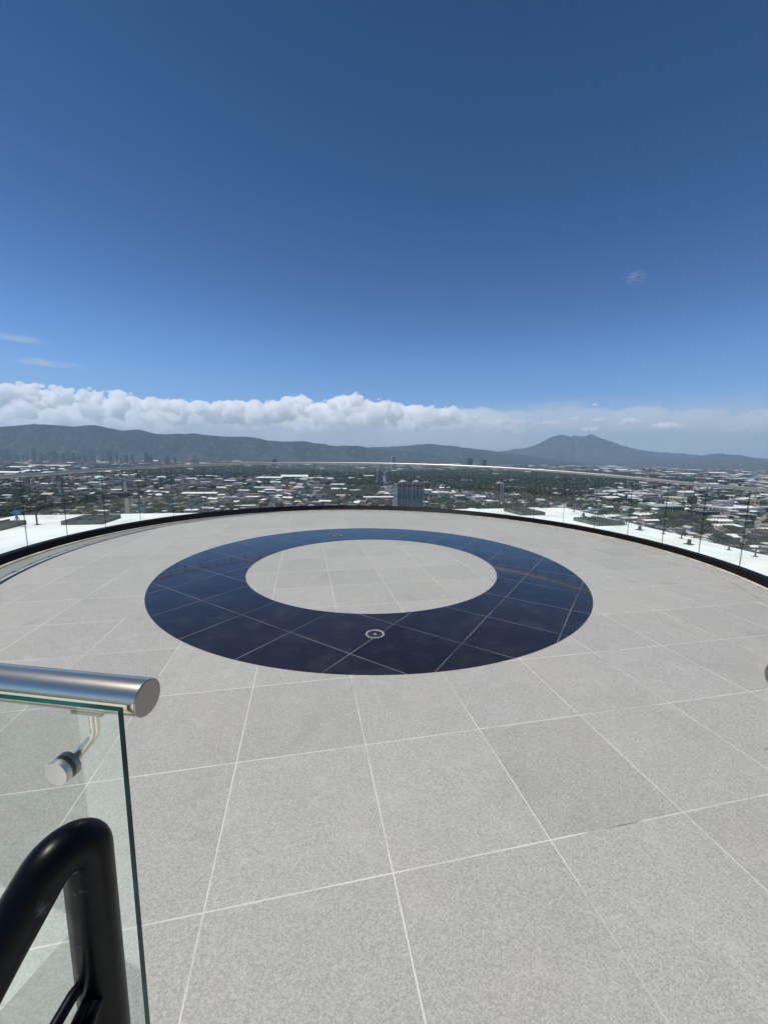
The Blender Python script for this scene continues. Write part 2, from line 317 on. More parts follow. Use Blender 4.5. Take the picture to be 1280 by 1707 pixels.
# ------------------------------------------------------------------ photo pixel -> place on a level surface
def ray(px, py):
    x = (px-PW/2)/F; y = -(py-PH/2)/F; c, s = math.cos(ROLL), math.sin(ROLL); x, y = c*x-s*y, s*x+c*y
    return Vector((x, math.cos(P)+y*math.sin(P), -math.sin(P)+y*math.cos(P)))
def on_level(px, py, z):
    d = ray(px, py); t = (z-HC)/d.z; return Vector((d.x*t, d.y*t, z))
def at_depth(px, py, Y):
    d = ray(px, py); t = Y/d.y; return Vector((d.x*t, Y, HC+d.z*t))
def project(X, Y, Z):
    Z = Z-HC; fw = Y*math.cos(P)-Z*math.sin(P); up = Y*math.sin(P)+Z*math.cos(P)
    x, y = X/fw, up/fw; c, s = math.cos(ROLL), math.sin(ROLL)
    return (c*x+s*y)*F+PW/2, -(-s*x+c*y)*F+PH/2
GZ = -98.6      # level of the city below the tower
RZ = -3.6       # level of the white roof round the terrace

# ------------------------------------------------------------------ terrace
def ellipse(c, a, ang, grow=0.0):
    t = R(ang); u = (math.cos(t), math.sin(t)); A, B = a[0]+grow, a[1]+grow
    def f(th):          # point in world direction th from the centre
        d = (math.cos(th), math.sin(th)); p = d[0]*u[0]+d[1]*u[1]; q = -d[0]*u[1]+d[1]*u[0]
        r = 1/math.sqrt((p/A)**2+(q/B)**2); return (c[0]+d[0]*r, c[1]+d[1]*r)
    return f
E_RIM = lambda g=0.0: ellipse((-0.196, 5.656), (4.782, 4.551), 147.9, g)
E_KERB = lambda g=0.0: ellipse((-0.243, 5.669), (4.921, 4.605), -51.2, g)
E_OUT = ellipse((-0.147, 4.961), (2.637, 2.561), -81.8); E_IN = ellipse((-0.127, 4.922), (1.621, 1.562), -114.0)
A0, A1 = R(-62), R(242)
NA = 150
arc = [A0+(A1-A0)*i/NA for i in range(NA+1)]
FY = 0.40                     # front edge of the landing at the head of the stair
LX = 2.45
# floor sheet with a step-free top and a slab edge
top = [E_RIM(0.03)(a) for a in arc]+[(-LX, FY), (LX, FY)]
mb = MB(); n = len(top)
mb.add([(x, y, 0.0) for x, y in top]+[(x, y, -0.3) for x, y in top], [tuple(range(n))]+[(i, i+n, (i+1) % n+n, (i+1) % n) for i in range(n)])
tag(mb.build('terrace_floor', M_TILE), kind='structure')
def ring(name, fo, fi, z0, z1, m, angles, closed=False):
    mb = MB(); n = len(angles); v = []
    for a in angles:
        xo, yo = fo(a); xi, yi = fi(a); v += [(xi, yi, z0), (xi, yi, z1), (xo, yo, z1), (xo, yo, z0)]
    f = []
    for i in range(n if closed else n-1):
        a, b = 4*i, 4*((i+1) % n)
        f += [(a, b, b+1, a+1), (a+1, b+1, b+2, a+2), (a+2, b+2, b+3, a+3)]
    if not closed: f += [(0, 1, 2, 3), (4*(n-1)+3, 4*(n-1)+2, 4*(n-1)+1, 4*(n-1))]
    mb.add(v, f); return mb.build(name, m)
circ = [2*math.pi*i/240 for i in range(240)]
tag(ring('dark_tile_ring', E_OUT, E_IN, 0.001, 0.004, M_DARK, circ, True), kind='structure')
tag(ring('kerb_edge_strip', E_RIM(0.01), E_RIM(-0.055), 0.001, 0.012, M_SEAL, arc), kind='structure')
tag(ring('border_joint', E_RIM(-0.262), E_RIM(-0.268), 0.0005, 0.004, M_GROUT, arc), kind='structure')
tag(ring('terrace_drum', E_KERB(0.10), E_KERB(-0.05), RZ, -0.302, M_CONC, arc), kind='structure')
# steps going down behind the camera
mb = MB()
for i in range(12): mb.box((0.1, FY-0.15-0.29*i, -0.19*(i+1)-0.16), (1.05, 0.29, 0.16))
tag(mb.build('stair_steps', M_CONC), kind='structure')

# dark wall added behind the camera, unseen, to be reflected in the guard glass
mb = MB(); mb.box((-5.52, -1.5, RZ+0.004), (4.0, 0.35, 2.7)); tag(mb.build('added_reflected_wall', M_DMETAL), kind='structure')
mb = MB(); mb.box((-5.3, -0.55, RZ+0.004), (4.4, 1.52, 1.0)); tag(mb.build('added_reflected_deck', M_ROOFW), kind='structure')  # white deck added out of view, brightens the lower part of that reflection
# floor drains in the dark ring
def drain(p, label):
    root = empty('floor_drain', (p[0], p[1], 0.004))
    mb = MB(); lathe(mb, [(0.058, -0.004), (0.060, 0.002), (0.076, 0.004), (0.078, 0.0005), (0.078, -0.002)], (0, 0, 0), (0, 0, 1), 40)
    # open ring: drop the two end caps
    mb.f = mb.f[:-2]; mb.m = mb.m[:-2]
    smooth_by_angle(mb.build('rim', M_RIM, root))
    g = MB(); lathe(g, [(0.0575, -0.006), (0.0575, -0.001)], (0, 0, 0), (0, 0, 1), 36)
    for i in range(-3, 4): g.box((0, i*0.014, -0.001), (2*math.sqrt(0.055**2-(i*0.014)**2), 0.004, 0.0022))
    g.build('grate', M_DMETAL, root)
    b = MB(); lathe(b, [(0.014, 0.0005), (0.013, 0.0018)], (0, 0, 0), (0, 0, 1), 16); b.build('screw', M_RIM, root)
    tag(root, label, 'drain', 'round drains let into the dark tile ring')
drain((-0.057, 2.909), 'round steel floor drain in the near side of the dark tile ring')
drain((-0.827, 6.796), 'round floor drain in the far side of the dark tile ring')

# round glass balustrade
joints = [242, 229, 220.6, 211.8, 203, 194.1, 185.2, 176.2, 167.1]+[158.5-8.547*i for i in range(16)]+[21.7, 13.1, 4.9, -3.1, -11.3, -19.6, -28, -36.5, -45, -53.5, -62]
def rail_z(a): return 1.10+0.16*max(0.0, math.sin(a))**1.1
bal = empty('glass_balustrade', (-0.2, 5.66, 0))
tag(bal, 'round glass balustrade with black base and steel handrail enclosing the tiled terrace', 'balustrade')
def kid(o): o.matrix_parent_inverse = Matrix.Translation((0.2, -5.66, 0)); return o
mb = MB(); v = []; f = []
fr, fk = E_RIM(), E_KERB()
for a in arc:
    (x0, y0), (x1, y1), (x2, y2), (x3, y3) = fr(a), fk(a), fk(a), E_KERB(0.11)(a)
    v += [(x0, y0, 0.0), (x0*0.15+x1*0.85, y0*0.15+y1*0.85, 0.096), (x1, y1, 0.101), (x3, y3, 0.101), (x3, y3, -0.35)]
for i in range(NA):
    a, b = 5*i, 5*(i+1); f += [(a, b, b+1, a+1), (a+1, b+1, b+2, a+2), (a+2, b+2, b+3, a+3), (a+3, b+3, b+4, a+4)]
mb.add(v, f); kid(mb.build('base_channel', M_KERB, bal))
mb = MB(); fk0 = E_KERB(-0.005); tube(mb, [(*fk0(a), rail_z(a)) for a in arc], 0.0235, 14)
kid(smooth_by_angle(mb.build('handrail', M_RAIL, bal)))
for j in range(len(joints)-1):
    a1, a0 = R(joints[j]), R(joints[j+1]); gap = 0.004/4.7; a0 += gap; a1 -= gap
    mb = MB(); g0, g1 = E_KERB(0.048), E_KERB(0.062); N = 5; v = []; f = []; mi = []
    for i in range(N+1):
        a = a0+(a1-a0)*i/N; (xi, yi), (xo, yo) = g0(a), g1(a); zt = rail_z(a)-0.012
        v += [(xi, yi, 0.09), (xi, yi, zt), (xo, yo, zt), (xo, yo, 0.09)]
    for i in range(N):
        p, q = 4*i, 4*i+4; f += [(p, q, q+1, p+1), (p+1, q+1, q+2, p+2), (p+2, q+2, q+3, p+3)]; mi += [0, 1, 0]
    f += [(0, 1, 2, 3), (4*N+3, 4*N+2, 4*N+1, 4*N)]; mi += [1, 1]
    mb.add(v, f); mb.m = mi
    kid(mb.build('glass_panel', [M_GLASS, M_GEDGE_R], bal))
    for t in (0.24, 0.76):
        a = a0+(a1-a0)*t; x0, y0 = E_KERB(0.048)(a); x1, y1 = E_KERB(-0.005)(a); z = rail_z(a); nx, ny = math.cos(a), math.sin(a)
        mb = MB(); lathe(mb, [(0.020, 0.018), (0.024, 0.014), (0.024, 0.0)], (x0-nx*0.018, y0-ny*0.018, z-0.11), (nx, ny, 0), 12)
        tube(mb, bend([(x0-nx*0.01, y0-ny*0.01, z-0.11), (x1, y1, z-0.085), (x1, y1, z-0.02)], 0.03, 4), 0.0065, 8)
        mb.box((x1, y1, z-0.0265), (0.06, 0.022, 0.004), 0, a+math.pi/2)
        kid(smooth_by_angle(mb.build('bracket', M_STEEL_END, bal)))

# ------------------------------------------------------------------ guards at the head of the stair
def guard(p_end, direction, length, glass_off, inset, top_z, label, name='stair_guard'):
    """p_end: centre of the handrail's free end; direction: unit vector along the rail away from it"""
    d = Vector(direction).normalized(); e = Vector(p_end); side = Vector((d.y, -d.x, 0))
    if side.y > 0: side = -side                       # towards the stair
    root = empty(name, (e.x, e.y, 0)); inv = Matrix.Translation((-e.x, -e.y, 0))
    def put(o): o.matrix_parent_inverse = inv; return o
    r = 0.0242; mb = MB(); far = e+d*length
    tube(mb, [far, e+d*0.0012], r, 48)
    hr = put(smooth_by_angle(mb.build('handrail', M_STEEL, root)))
    mb = MB(); lathe(mb, [(r-0.0006, -0.004), (r-0.0006, 0.0), (r-0.0018, 0.0012)], e+d*0.001, -d, 48)
    smooth_by_angle(mb.build('end_cap', M_STEEL_END, hr))
    # slot under the tube that takes the glass line
    g0 = e+d*inset+side*glass_off; g1 = far+side*glass_off; th = 0.0080
    mb = MB(); a, b = g0, g1; w = side*th
    pts = [(a.x, a.y), (b.x, b.y), (b.x+w.x, b.y+w.y), (a.x+w.x, a.y+w.y)]
    v = [(x, y, 0.02) for x, y in pts]+[(x, y, top_z) for x, y in pts]
    mb.add(v, [(0, 1, 5, 4), (2, 3, 7, 6)], 0); mb.add(v, [(1, 2, 6, 5), (3, 0, 4, 7), (4, 5, 6, 7)], 1)
    put(mb.build('glass_panel', [M_GLASS_NEAR, M_GEDGE], root))
    mb = MB(); mid = (a+b)/2+w*0.5; mb.box((mid.x, mid.y, 0.0), ((b-a).length+0.0, 0.05, 0.075), 0, math.atan2(d.y, d.x)); put(mb.build('base_channel', M_KERB, root))
    for t in ([0.094]+[0.094+0.75*i for i in range(1, 3)]):
        if t > length-0.1: continue
        q = e+d*(t+inset); zd = e.z-0.094
        gp = Vector((g0.x, g0.y, 0))+d*t
        br = MB(); gc = Vector((gp.x, gp.y, zd))
        back = -side
        under = Vector((q.x, q.y, e.z-r-0.003))+d*(-0.022)
        tube(br, bend([gc+back*0.004, gc+back*0.012, Vector((under.x, under.y, zd+0.030)), under], 0.022, 8), 0.0062, 16)
        o = put(smooth_by_angle(br.build('bracket', M_STEEL, root)))
        pl = MB(); pl.box((under.x, under.y, e.z-r-0.0035), (0.046, 0.022, 0.0045), 0, math.atan2(d.y, d.x)); pl.build('saddle_plate', M_STEEL_END, o)
        dk = MB(); lathe(dk, [(0.0155, -0.004), (0.0175, -0.002), (0.0175, 0.003), (0.0160, 0.0048), (0.001, 0.005)], gc+side*th, side, 36)
        smooth_by_angle(dk.build('disc', M_DISC, o))
        dk = MB(); lathe(dk, [(0.0175, 0.0), (0.0175, 0.007), (0.013, 0.009)], gc, back, 36)
        smooth_by_angle(dk.build('clamp_disc', M_STEEL_END, o))
    return tag(root, label, 'guard rail', 'glass guards at the head of the stair')
e_l = on_level(247, 1163, 1.08); l2 = on_level(0, 1137, 1.08); dl = (l2-e_l).normalized()
guard(e_l, dl, 2.1, 0.027, 0.013, 1.083, 'glass stair guard with thick steel handrail and disc bracket, close behind the black railing')
e_r = on_level(1301, 1133, 1.08); dr = Vector((0.995, 0.06, 0))
guard(e_r, dr, 1.9, 0.027, 0.16, 1.083, 'stair guard of which only a dull steel rail end peeps in over the grey tiles')

# black stair railing, bottom left
rl = empty('stair_railing', (-0.285, 0.33, -0.19)); tag(rl, 'black painted tubular stair railing bending over into a post before the glass', 'railing')
inv = Matrix.Translation((0.285, -0.33, 0.19))
def put(o): o.matrix_parent_inverse = inv; return smooth_by_angle(o)
pt = at_depth(140, 1360, 0.335); pb = Vector((pt.x, pt.y, -0.19))
q1 = at_depth(62, 1470, 0.300); q2 = at_depth(-10, 1601, 0.268); q3 = q2+(q2-q1)*2.2; q4 = q3+(q2-q1)*8
pc = Vector((pt.x, pt.y, pt.z+0.012))
mb = MB(); tube(mb, bend([pb, pc, q2, q3, q4], 0.034, 12), 0.0213, 32); put(mb.build('handrail', M_BLACK, rl))
for (x0, y0), (x1, y1), (x2, y2) in (((150, 1634), (126, 1652), (40, 1800)), ((161, 1650), (143, 1676), (84, 1800)), ((170, 1652), (158, 1680), (112, 1810))):
    mb = MB(); e0, e1, e2 = at_depth(x0, y0, 0.325), at_depth(x1, y1, 0.313), at_depth(x2, y2, 0.262)
    tube(mb, bend([e0, e1, e2, e2+(e2-e1)*1.5], 0.018, 6), 0.0058, 14); put(mb.build('lower_bar', M_BLACK, rl))

# ------------------------------------------------------------------ roof of the tower, skylights, roof furniture
RA = 0.2063
def rot(x, y, a=RA): return (x*math.cos(a)-y*math.sin(a), x*math.sin(a)+y*math.cos(a))
# back edge through (-28.5,30.7) and (19.8,41.4); right edge (19.8,41.4)-(21.2,20.7)
poly = [(-29.6, 30.6), (19.6, 41.3), (21.6, 14.0), (24.0, -30.0), (-24.0, -30.0), (-27.6, 20.0)]
mb = MB(); n = len(poly)
mb.add([(x, y, RZ) for x, y in poly]+[(x, y, RZ-0.5) for x, y in poly], [tuple(range(n))[::-1]]+[(i, (i+1) % n, (i+1) % n+n, i+n) for i in range(n)])
tag(mb.build('tower_roof', M_ROOFW), kind='structure')
mb = MB(); ins = [(x*0.985, 0.985*(y-5)+5) for x, y in poly]
mb.add([(x, y, RZ-0.5) for x, y in ins]+[(x, y, GZ) for x, y in ins], [(i, (i+1) % n, (i+1) % n+n, i+n) for i in range(n)], 0)
for fl in range(27):
    z = RZ-2.2-3.45*fl
    for i in range(n):
        a, b = Vector((*ins[i], 0)), Vector((*ins[(i+1) % n], 0)); dd = (b-a).normalized(); nn = Vector((-dd.y, dd.x, 0))*0.06
        if nn.dot(Vector((a.x, a.y-5, 0))) < 0: nn = -nn
        p, q = a+dd*1.0+nn, b-dd*1.0+nn
        mb.add([(p.x, p.y, z-1.9), (q.x, q.y, z-1.9), (q.x, q.y, z), (p.x, p.y, z)], [(0, 1, 2, 3)], 1)
tag(mb.build('tower_walls', [CM['grey_wall'], CM['tower_dark_glass']]), kind='structure')
def skylight(c, sx, sy, a, label):
    root = empty('skylight', (c[0], c[1], RZ), a)
    mb = MB(); mb.box((0, 0, 0), (sx, sy, 0.30)); mb.build('curb', M_SKYF, root)
    mb = MB(); h = 0.46
    for i in range(4):
        for sgn in (0, 1): pass
    mb.hip((0, 0, 0.302), (sx-0.1, sy-0.1), 0.10, 0.0, 0); mb.build('glazing', M_SKYG, root)
    mb = MB()
    for i in range(1, 3): mb.box((-sx/2+sx*i/3, 0, 0.31), (0.05, sy-0.1, 0.10))
    mb.build('glazing_bar', M_SKYF, root)
    tag(root, label, 'skylight', 'dark skylights on the white roof')
skylight((-21.8, 28.35), 2.5, 3.1, RA, 'dark square skylight alone on the white roof to the left of the terrace')
skylight((17.6, 31.15), 2.55, 2.7, RA, 'dark square skylight on the right of the white roof, closest to the edge cable')
skylight((13.4, 36.5), 2.5, 3.1, RA, 'dark flat skylight just peeping above the black kerb behind the terrace')
skylight((-26.4, 25.0), 2.9, 3.0, RA, 'dark skylight at the left corner of the white roof, cut by the photo edge')
def anchor(x, y, label):
    root = empty('roof_anchor', (x, y, RZ))
    mb = MB(); mb.box((0, 0, 0), (0.42, 0.42, 0.04), 0, 0.4); mb.build('base_plate', M_DMETAL, root)
    mb = MB(); lathe(mb, [(0.12, 0.04), (0.11, 0.10), (0.10, 0.12), (0.10, 0.26), (0.13, 0.28), (0.10, 0.32)], (0, 0, 0), (0, 0, 1), 14); mb.build('vent_cap', M_DMETAL, root)
    tag(root, label, 'roof vent', 'small dark vents on the white roof')
anchor(19.0, 28.1, 'small dark roof vent on the white roof beside the large right skylight')
anchor(18.9, 23.3, 'small dark roof vent on the white roof halfway along the edge cable')
anchor(18.3, 34.9, 'small dark roof vent on the white roof behind the large right skylight')
anchor(-25.3, 23.6, 'small dark roof vent on the white roof before the left corner skylight')
cable = empty('edge_cable', (20.0, 27.0, RZ)); tag(cable, 'thin safety cable on short dark posts along the edge of the white roof', 'safety cable')
inv = Matrix.Translation((-20.0, -27.0, -RZ)); cp = []
for y in (12.5, 16.0, 20.4, 21.9, 25.2, 26.7, 30.5, 34.2, 38.0):
    x = 21.6+(y-14)*(19.6-21.6)/27.3-0.9; cp.append(Vector((x, y, RZ+0.5)))
    mb = MB(); tube(mb, [(x, y, RZ+0.002), (x, y, RZ+0.52)], 0.035, 8); mb.box((x, y, RZ+0.001), (0.2, 0.2, 0.03)); o = mb.build('post', M_DMETAL, cable); o.matrix_parent_inverse = inv
mb = MB(); pts = []
for i in range(len(cp)-1):
    for t in range(5):
        u = t/5; q = cp[i].lerp(cp[i+1], u); q.z -= 0.10*4*u*(1-u); pts.append(q)
pts.append(cp[-1]); tube(mb, pts, 0.011, 6); o = mb.build('cable', M_DMETAL, cable); o.matrix_parent_inverse = inv
for (x, y, h, lb) in ((-24.4, 26.6, 0.95, 'slim dark post standing on the white roof beside the left corner skylight'),):
    mb = MB(); tube(mb, [(0, 0, 0), (0, 0, h)], 0.05, 8); mb.box((0, 0, 0.0), (0.3, 0.3, 0.03)); tube(mb, [(0, 0, h), (0.09, 0, h+0.03)], 0.03, 6)
    tag(mb.build('roof_post', M_DMETAL, None, False, (x, y, RZ)), lb, 'post')
mb = MB(); tube(mb, [(0, 0, 0), (0, 0, 0.42)], 0.06, 8); mb.box((0, 0, 0.42), (0.34, 0.22, 0.24)); tube(mb, [(-0.2, 0, 0), (0, 0, 0.4)], 0.02, 6); tube(mb, [(0.2, 0, 0), (0, 0, 0.4)], 0.02, 6)
tag(mb.build('roof_floodlight', CM['blue_wall'], None, False, (-25.1, 25.9, RZ+0.42)), 'small bluish fitting on legs standing on the left corner skylight', 'roof fitting')
#@@CITY@@
# ------------------------------------------------------------------ ground and mountains
rng = np.random.default_rng(7); random.seed(7)
m, nt, o = mat('city_ground'); k = NT(nt)
pos = k.coord()
v1 = k.noise(pos, 0.012, 6, 0.65); v2 = k.noise(pos, 0.055, 4, 0.6)
g = k.mix(k.ramp(v1, 0.38, 0.60), (0.014, 0.021, 0.010), (0.055, 0.053, 0.040))
g = k.mix(k.ramp(v2, 0.50, 0.72, 0, 0.7), g, (0.12, 0.108, 0.088))
vo = k.n('ShaderNodeTexVoronoi'); k.put(vo.inputs['Vector'], pos); vo.inputs['Scale'].default_value = 0.028
vsep = k.n('ShaderNodeSeparateColor'); nt.links.new(vo.outputs['Color'], vsep.inputs[0])
cityarea = k.ramp(k.noise(pos, 0.0011, 4, 0.6), 0.40, 0.56)
roofm = k.math('MULTIPLY', k.math('MULTIPLY', k.ramp(vo.outputs['Distance'], 0.40, 0.28), k.ramp(vsep.outputs[0], 0.55, 0.6)), cityarea)
g = k.mix(k.math('MULTIPLY', roofm, 0.85), g, k.mix(vsep.outputs[1], (0.15, 0.13, 0.115), (0.62, 0.60, 0.57)))
k.principled(o, g, 0.95, 0, 0.1); M_GROUND = m
def hillmat(name, a, b, c, sc_=0.0016):
    m, nt, o = mat(name); k = NT(nt); pos = k.coord(); v = k.noise(pos, sc_, 7, 0.62); w = k.noise(pos, sc_*7, 5, 0.65)
    g = k.mix(k.ramp(v, 0.38, 0.62), a, b); g = k.mix(k.ramp(w, 0.52, 0.66, 0, 0.75), g, c)
    k.principled(o, g, 0.95, 0, 0.05, w, 0.6, 60.0); return m
M_HILL = hillmat('wooded_slope', (0.008, 0.013, 0.010), (0.030, 0.038, 0.023), (0.105, 0.10, 0.068))
M_VOLC = hillmat('volcano_slope', (0.014, 0.019, 0.015), (0.040, 0.046, 0.030), (0.13, 0.118, 0.085), 0.0011)
M_SLOPE = hillmat('settled_slope', (0.035, 0.042, 0.026), (0.07, 0.07, 0.05), (0.20, 0.19, 0.165), 0.003)
mb = MB(); X0, X1, Y0, Y1 = -14800, 14800, -2800, 15300; nx, ny = 2, 2
mb.add([(X0, Y0, GZ), (X1, Y0, GZ), (X1, Y1, GZ), (X0, Y1, GZ)], [(0, 1, 2, 3)])
tag(mb.build('ground', M_GROUND), kind='structure')
def vnoise(x, y, seed, octaves=5, gain=0.5):
    """value noise, vectorised"""
    out = np.zeros_like(x); amp = 1.0; tot = 0
    for oc in range(octaves):
        r = np.random.default_rng(seed*31+oc); tab = r.random((256, 256))
        xi = np.floor(x).astype(int); yi = np.floor(y).astype(int); fx = x-xi; fy = y-yi; fx = fx*fx*(3-2*fx); fy = fy*fy*(3-2*fy)
        T = lambda a, b: tab[a % 256, b % 256]
        out += amp*((T(xi, yi)*(1-fx)+T(xi+1, yi)*fx)*(1-fy)+(T(xi, yi+1)*(1-fx)+T(xi+1, yi+1)*fx)*fy); tot += amp
        amp *= gain; x = x*2.03+11.3; y = y*2.03+5.7
    return out/tot
def grid_mesh(name, X, Y, Z, m, smooth=True):
    ny, nx = X.shape; v = np.stack([X, Y, Z], -1).reshape(-1, 3)
    i = np.arange(ny*nx).reshape(ny, nx); f = np.stack([i[:-1, :-1], i[:-1, 1:], i[1:, 1:], i[1:, :-1]], -1).reshape(-1, 4)
    me = bpy.data.meshes.new(name); me.vertices.add(len(v)); me.vertices.foreach_set('co', v.astype(np.float32).ravel())
    me.loops.add(f.size); me.loops.foreach_set('vertex_index', f.ravel().astype(np.int32)); me.polygons.add(len(f))
    me.polygons.foreach_set('loop_start', np.arange(0, f.size, 4, dtype=np.int32)); me.polygons.foreach_set('loop_total', np.full(len(f), 4, np.int32))
    me.polygons.foreach_set('use_smooth', np.full(len(f), smooth)); me.materials.append(m); me.update(calc_edges=True); me.validate()
    return link(name, me)
def mountain(name, prof, Yr, front, back, m, seed, rough=0.16, power=1.3, nx=260, ny=60, ribs=1.0):
    """prof: silhouette as (photo px, py) at the ridge distance Yr; slopes run front/back metres"""
    Ya, Yb = Yr if isinstance(Yr, tuple) else (Yr, Yr)
    pts = [at_depth(px, py, Ya+(Yb-Ya)*min(1, max(0, (px-0)/700.0))) for px, py in prof]; xs = np.array([p.x for p in pts]); ys = np.array([p.y for p in pts]); hs = np.array([p.z-GZ for p in pts])
    x = np.linspace(xs[0], xs[-1], nx); t = np.concatenate([np.linspace(-1, 0, ny), np.linspace(0, 1, ny//3)[1:]])
    # smooth interpolation of the ridge height
    h = np.interp(x, xs, hs); h = h+(vnoise(x/260.0+seed, x*0+seed, seed+4, 4, 0.6)-0.5)*np.minimum(h*0.16, 60)
    X, T = np.meshgrid(x, t); H = np.tile(h, (len(t), 1))
    Y = np.tile(np.interp(x, xs, ys), (len(t), 1)); Y = Y+np.where(T < 0, T*front, T*back)*(Y/Ya)
    fall = np.clip(1-np.abs(T), 0, 1)
    sc_ = max(front, 1500)/5.0
    rid = 1-np.abs(2*vnoise(X/(sc_*0.62)+seed, Y/(sc_*2.2)+seed, seed, 6, 0.58)-1)      # spurs running down the slope
    n2 = vnoise(X/(sc_*0.5), Y/(sc_*0.5), seed+9, 5)
    prof_ = fall**power
    Z = H*prof_*(1+rough*ribs*np.minimum(rid-0.97, 0)*np.clip(np.abs(T)*5, 0, 1)*2.6+rough*(n2-0.72)*np.clip(np.abs(T)*4, 0.0, 1)*1.2)
    return tag(grid_mesh(name, X, Y, GZ-4+Z, m), kind='structure')
mountain('mountain_range', [(-420, 770), (-260, 728), (-120, 716), (0, 711), (25, 709), (57, 707), (90, 709), (125, 711), (157, 709), (180, 713), (205, 718), (232, 717), (258, 721), (290, 724), (322, 721), (350, 724), (382, 728), (405, 727), (425, 728), (447, 733), (470, 735), (492, 734), (520, 738), (560, 742), (600, 744), (645, 749), (700, 755), (760, 768), (800, 773)], (5500, 8600), 560, 1200, M_HILL, 3, 0.30, 1.25, 420, 90)
mountain('mountain_ridge', [(420, 766), (500, 752), (560, 747), (610, 746), (645, 744), (675, 742), (700, 740.5), (728, 740), (745, 742), (770, 746), (800, 748), (825, 751), (860, 756), (900, 762), (940, 768), (985, 774)], 10200, 2400, 1500, M_HILL, 5, 0.26, 1.1, 300, 60)
mountain('volcano', [(760, 764), (830, 753), (862, 748), (882, 745), (897, 740), (912, 731), (925, 727), (937, 723.5), (944, 726), (951, 728.5), (957, 725.5), (968, 728), (975, 727.5), (985, 723), (993, 727), (1003, 731), (1020, 736), (1038, 743), (1060, 748), (1085, 752), (1110, 754), (1150, 757), (1200, 761), (1290, 766), (1370, 772)], 13300, 3000, 1500, M_VOLC, 8, 0.32, 1.2, 420, 90, 1.2)
mountain('cone_hill', [(715, 771), (742, 766), (758, 760), (770, 755), (778, 753), (787, 755), (797, 760), (815, 763), (832, 767), (850, 773)], 9000, 1000, 800, M_HILL, 12, 0.12, 1.2, 120, 40)
mountain('flat_hill', [(1120, 772), (1165, 761), (1185, 757), (1200, 755.5), (1218, 757), (1240, 760), (1262, 763), (1300, 766), (1400, 770), (1480, 775)], 11000, 1500, 1200, M_HILL, 15, 0.10, 1.1, 140, 40)
mountain('foothill', [(960, 775), (1040, 771), (1090, 767), (1130, 765), (1170, 763), (1210, 763), (1250, 765), (1290, 768), (1360, 770), (1450, 776)], 8600, 3600, 900, M_SLOPE, 21, 0.22, 1.0, 200, 70)

# ------------------------------------------------------------------ which part of the city shows in the photo
KX = [0, 134, 302, 420, 640, 860, 1018, 1152, 1280]; KY = [930, 888, 859, 850, 843, 860, 888, 921, 966]
RX = [0, 54, 300, 640, 800, 884, 944, 971, 1038, 1102, 1169, 1280]; RY = [874, 859, 859, 846, 846, 846, 846, 855, 870, 882, 905, 927]
def projv(X, Y, Z):
    Z = Z-HC; fw = Y*math.cos(P)-Z*math.sin(P); up = Y*math.sin(P)+Z*math.cos(P); fw = np.maximum(fw, 1e-3)
    x, y = X/fw, up/fw; c, s = math.cos(ROLL), math.sin(ROLL)
    return (c*x+s*y)*F+PW/2, -(-s*x+c*y)*F+PH/2
def shown(px, py):          # py of the thing's middle
    return (px > -6) & (px < 1286) & (py < np.interp(px, KX, KY)) & (py < np.interp(px, RX, RY))
landmarks_px = []           # boxes kept free: x0, y0, x1, y1 in plan
keep = []
def reserve(p, w, d): keep.append((p.x, p.y, max(w, d)*0.5+5))

CW = ['white_wall', 'cream_wall', 'grey_wall', 'brown_wall']
CR = ['dark_weathered_roof', 'mid_grey_roof', 'rusty_brown_roof', 'terracotta_roof', 'light_grey_roof', 'white_metal_roof', 'pale_green_roof', 'cream_roof', 'blue_roof', 'red_roof']
ALLM = [CM[n] for n in CW+CR+['window_dark']]; NW = len(CW); WIN = NW+len(CR)

# ------------------------------------------------------------------ landmark buildings
def win_rows(mb, c, d, z0, h, fl, mi, rz, frac=0.55, cols=None, faces=(0, 1, 2, 3), proud=0.12):
    """window openings storey by storey on the sides of a box"""
    ca, sa = math.cos(rz), math.sin(rz)
    for s_ in faces:
        L = d[0] if s_ in (0, 2) else d[1]; nx, ny = ((0, -1), (1, 0), (0, 1), (-1, 0))[s_]
        off = d[1]/2 if s_ in (0, 2) else d[0]/2
        nf = max(1, int(h/fl)); nc = max(1, int(L/cols)) if cols else 1
        for i in range(nf):
            za = z0+h*(i+0.30)/nf; zb = za+h/nf*frac
            for j in range(nc):
                u0 = -L/2+L*(j+0.5)/nc-L/nc*0.36; u1 = u0+L/nc*0.72; v = []
                for u, z in ((u0, za), (u1, za), (u1, zb), (u0, zb)):
                    x, y = ((u, -off-proud), (off+proud, u), (-u, off+proud), (-off-proud, -u))[s_]
                    v.append((c[0]+x*ca-y*sa, c[1]+x*sa+y*ca, z))
                mb.add(v, [(0, 1, 2, 3)], mi)
def part(mb, name, mats, root): return mb.build(name, mats, root)
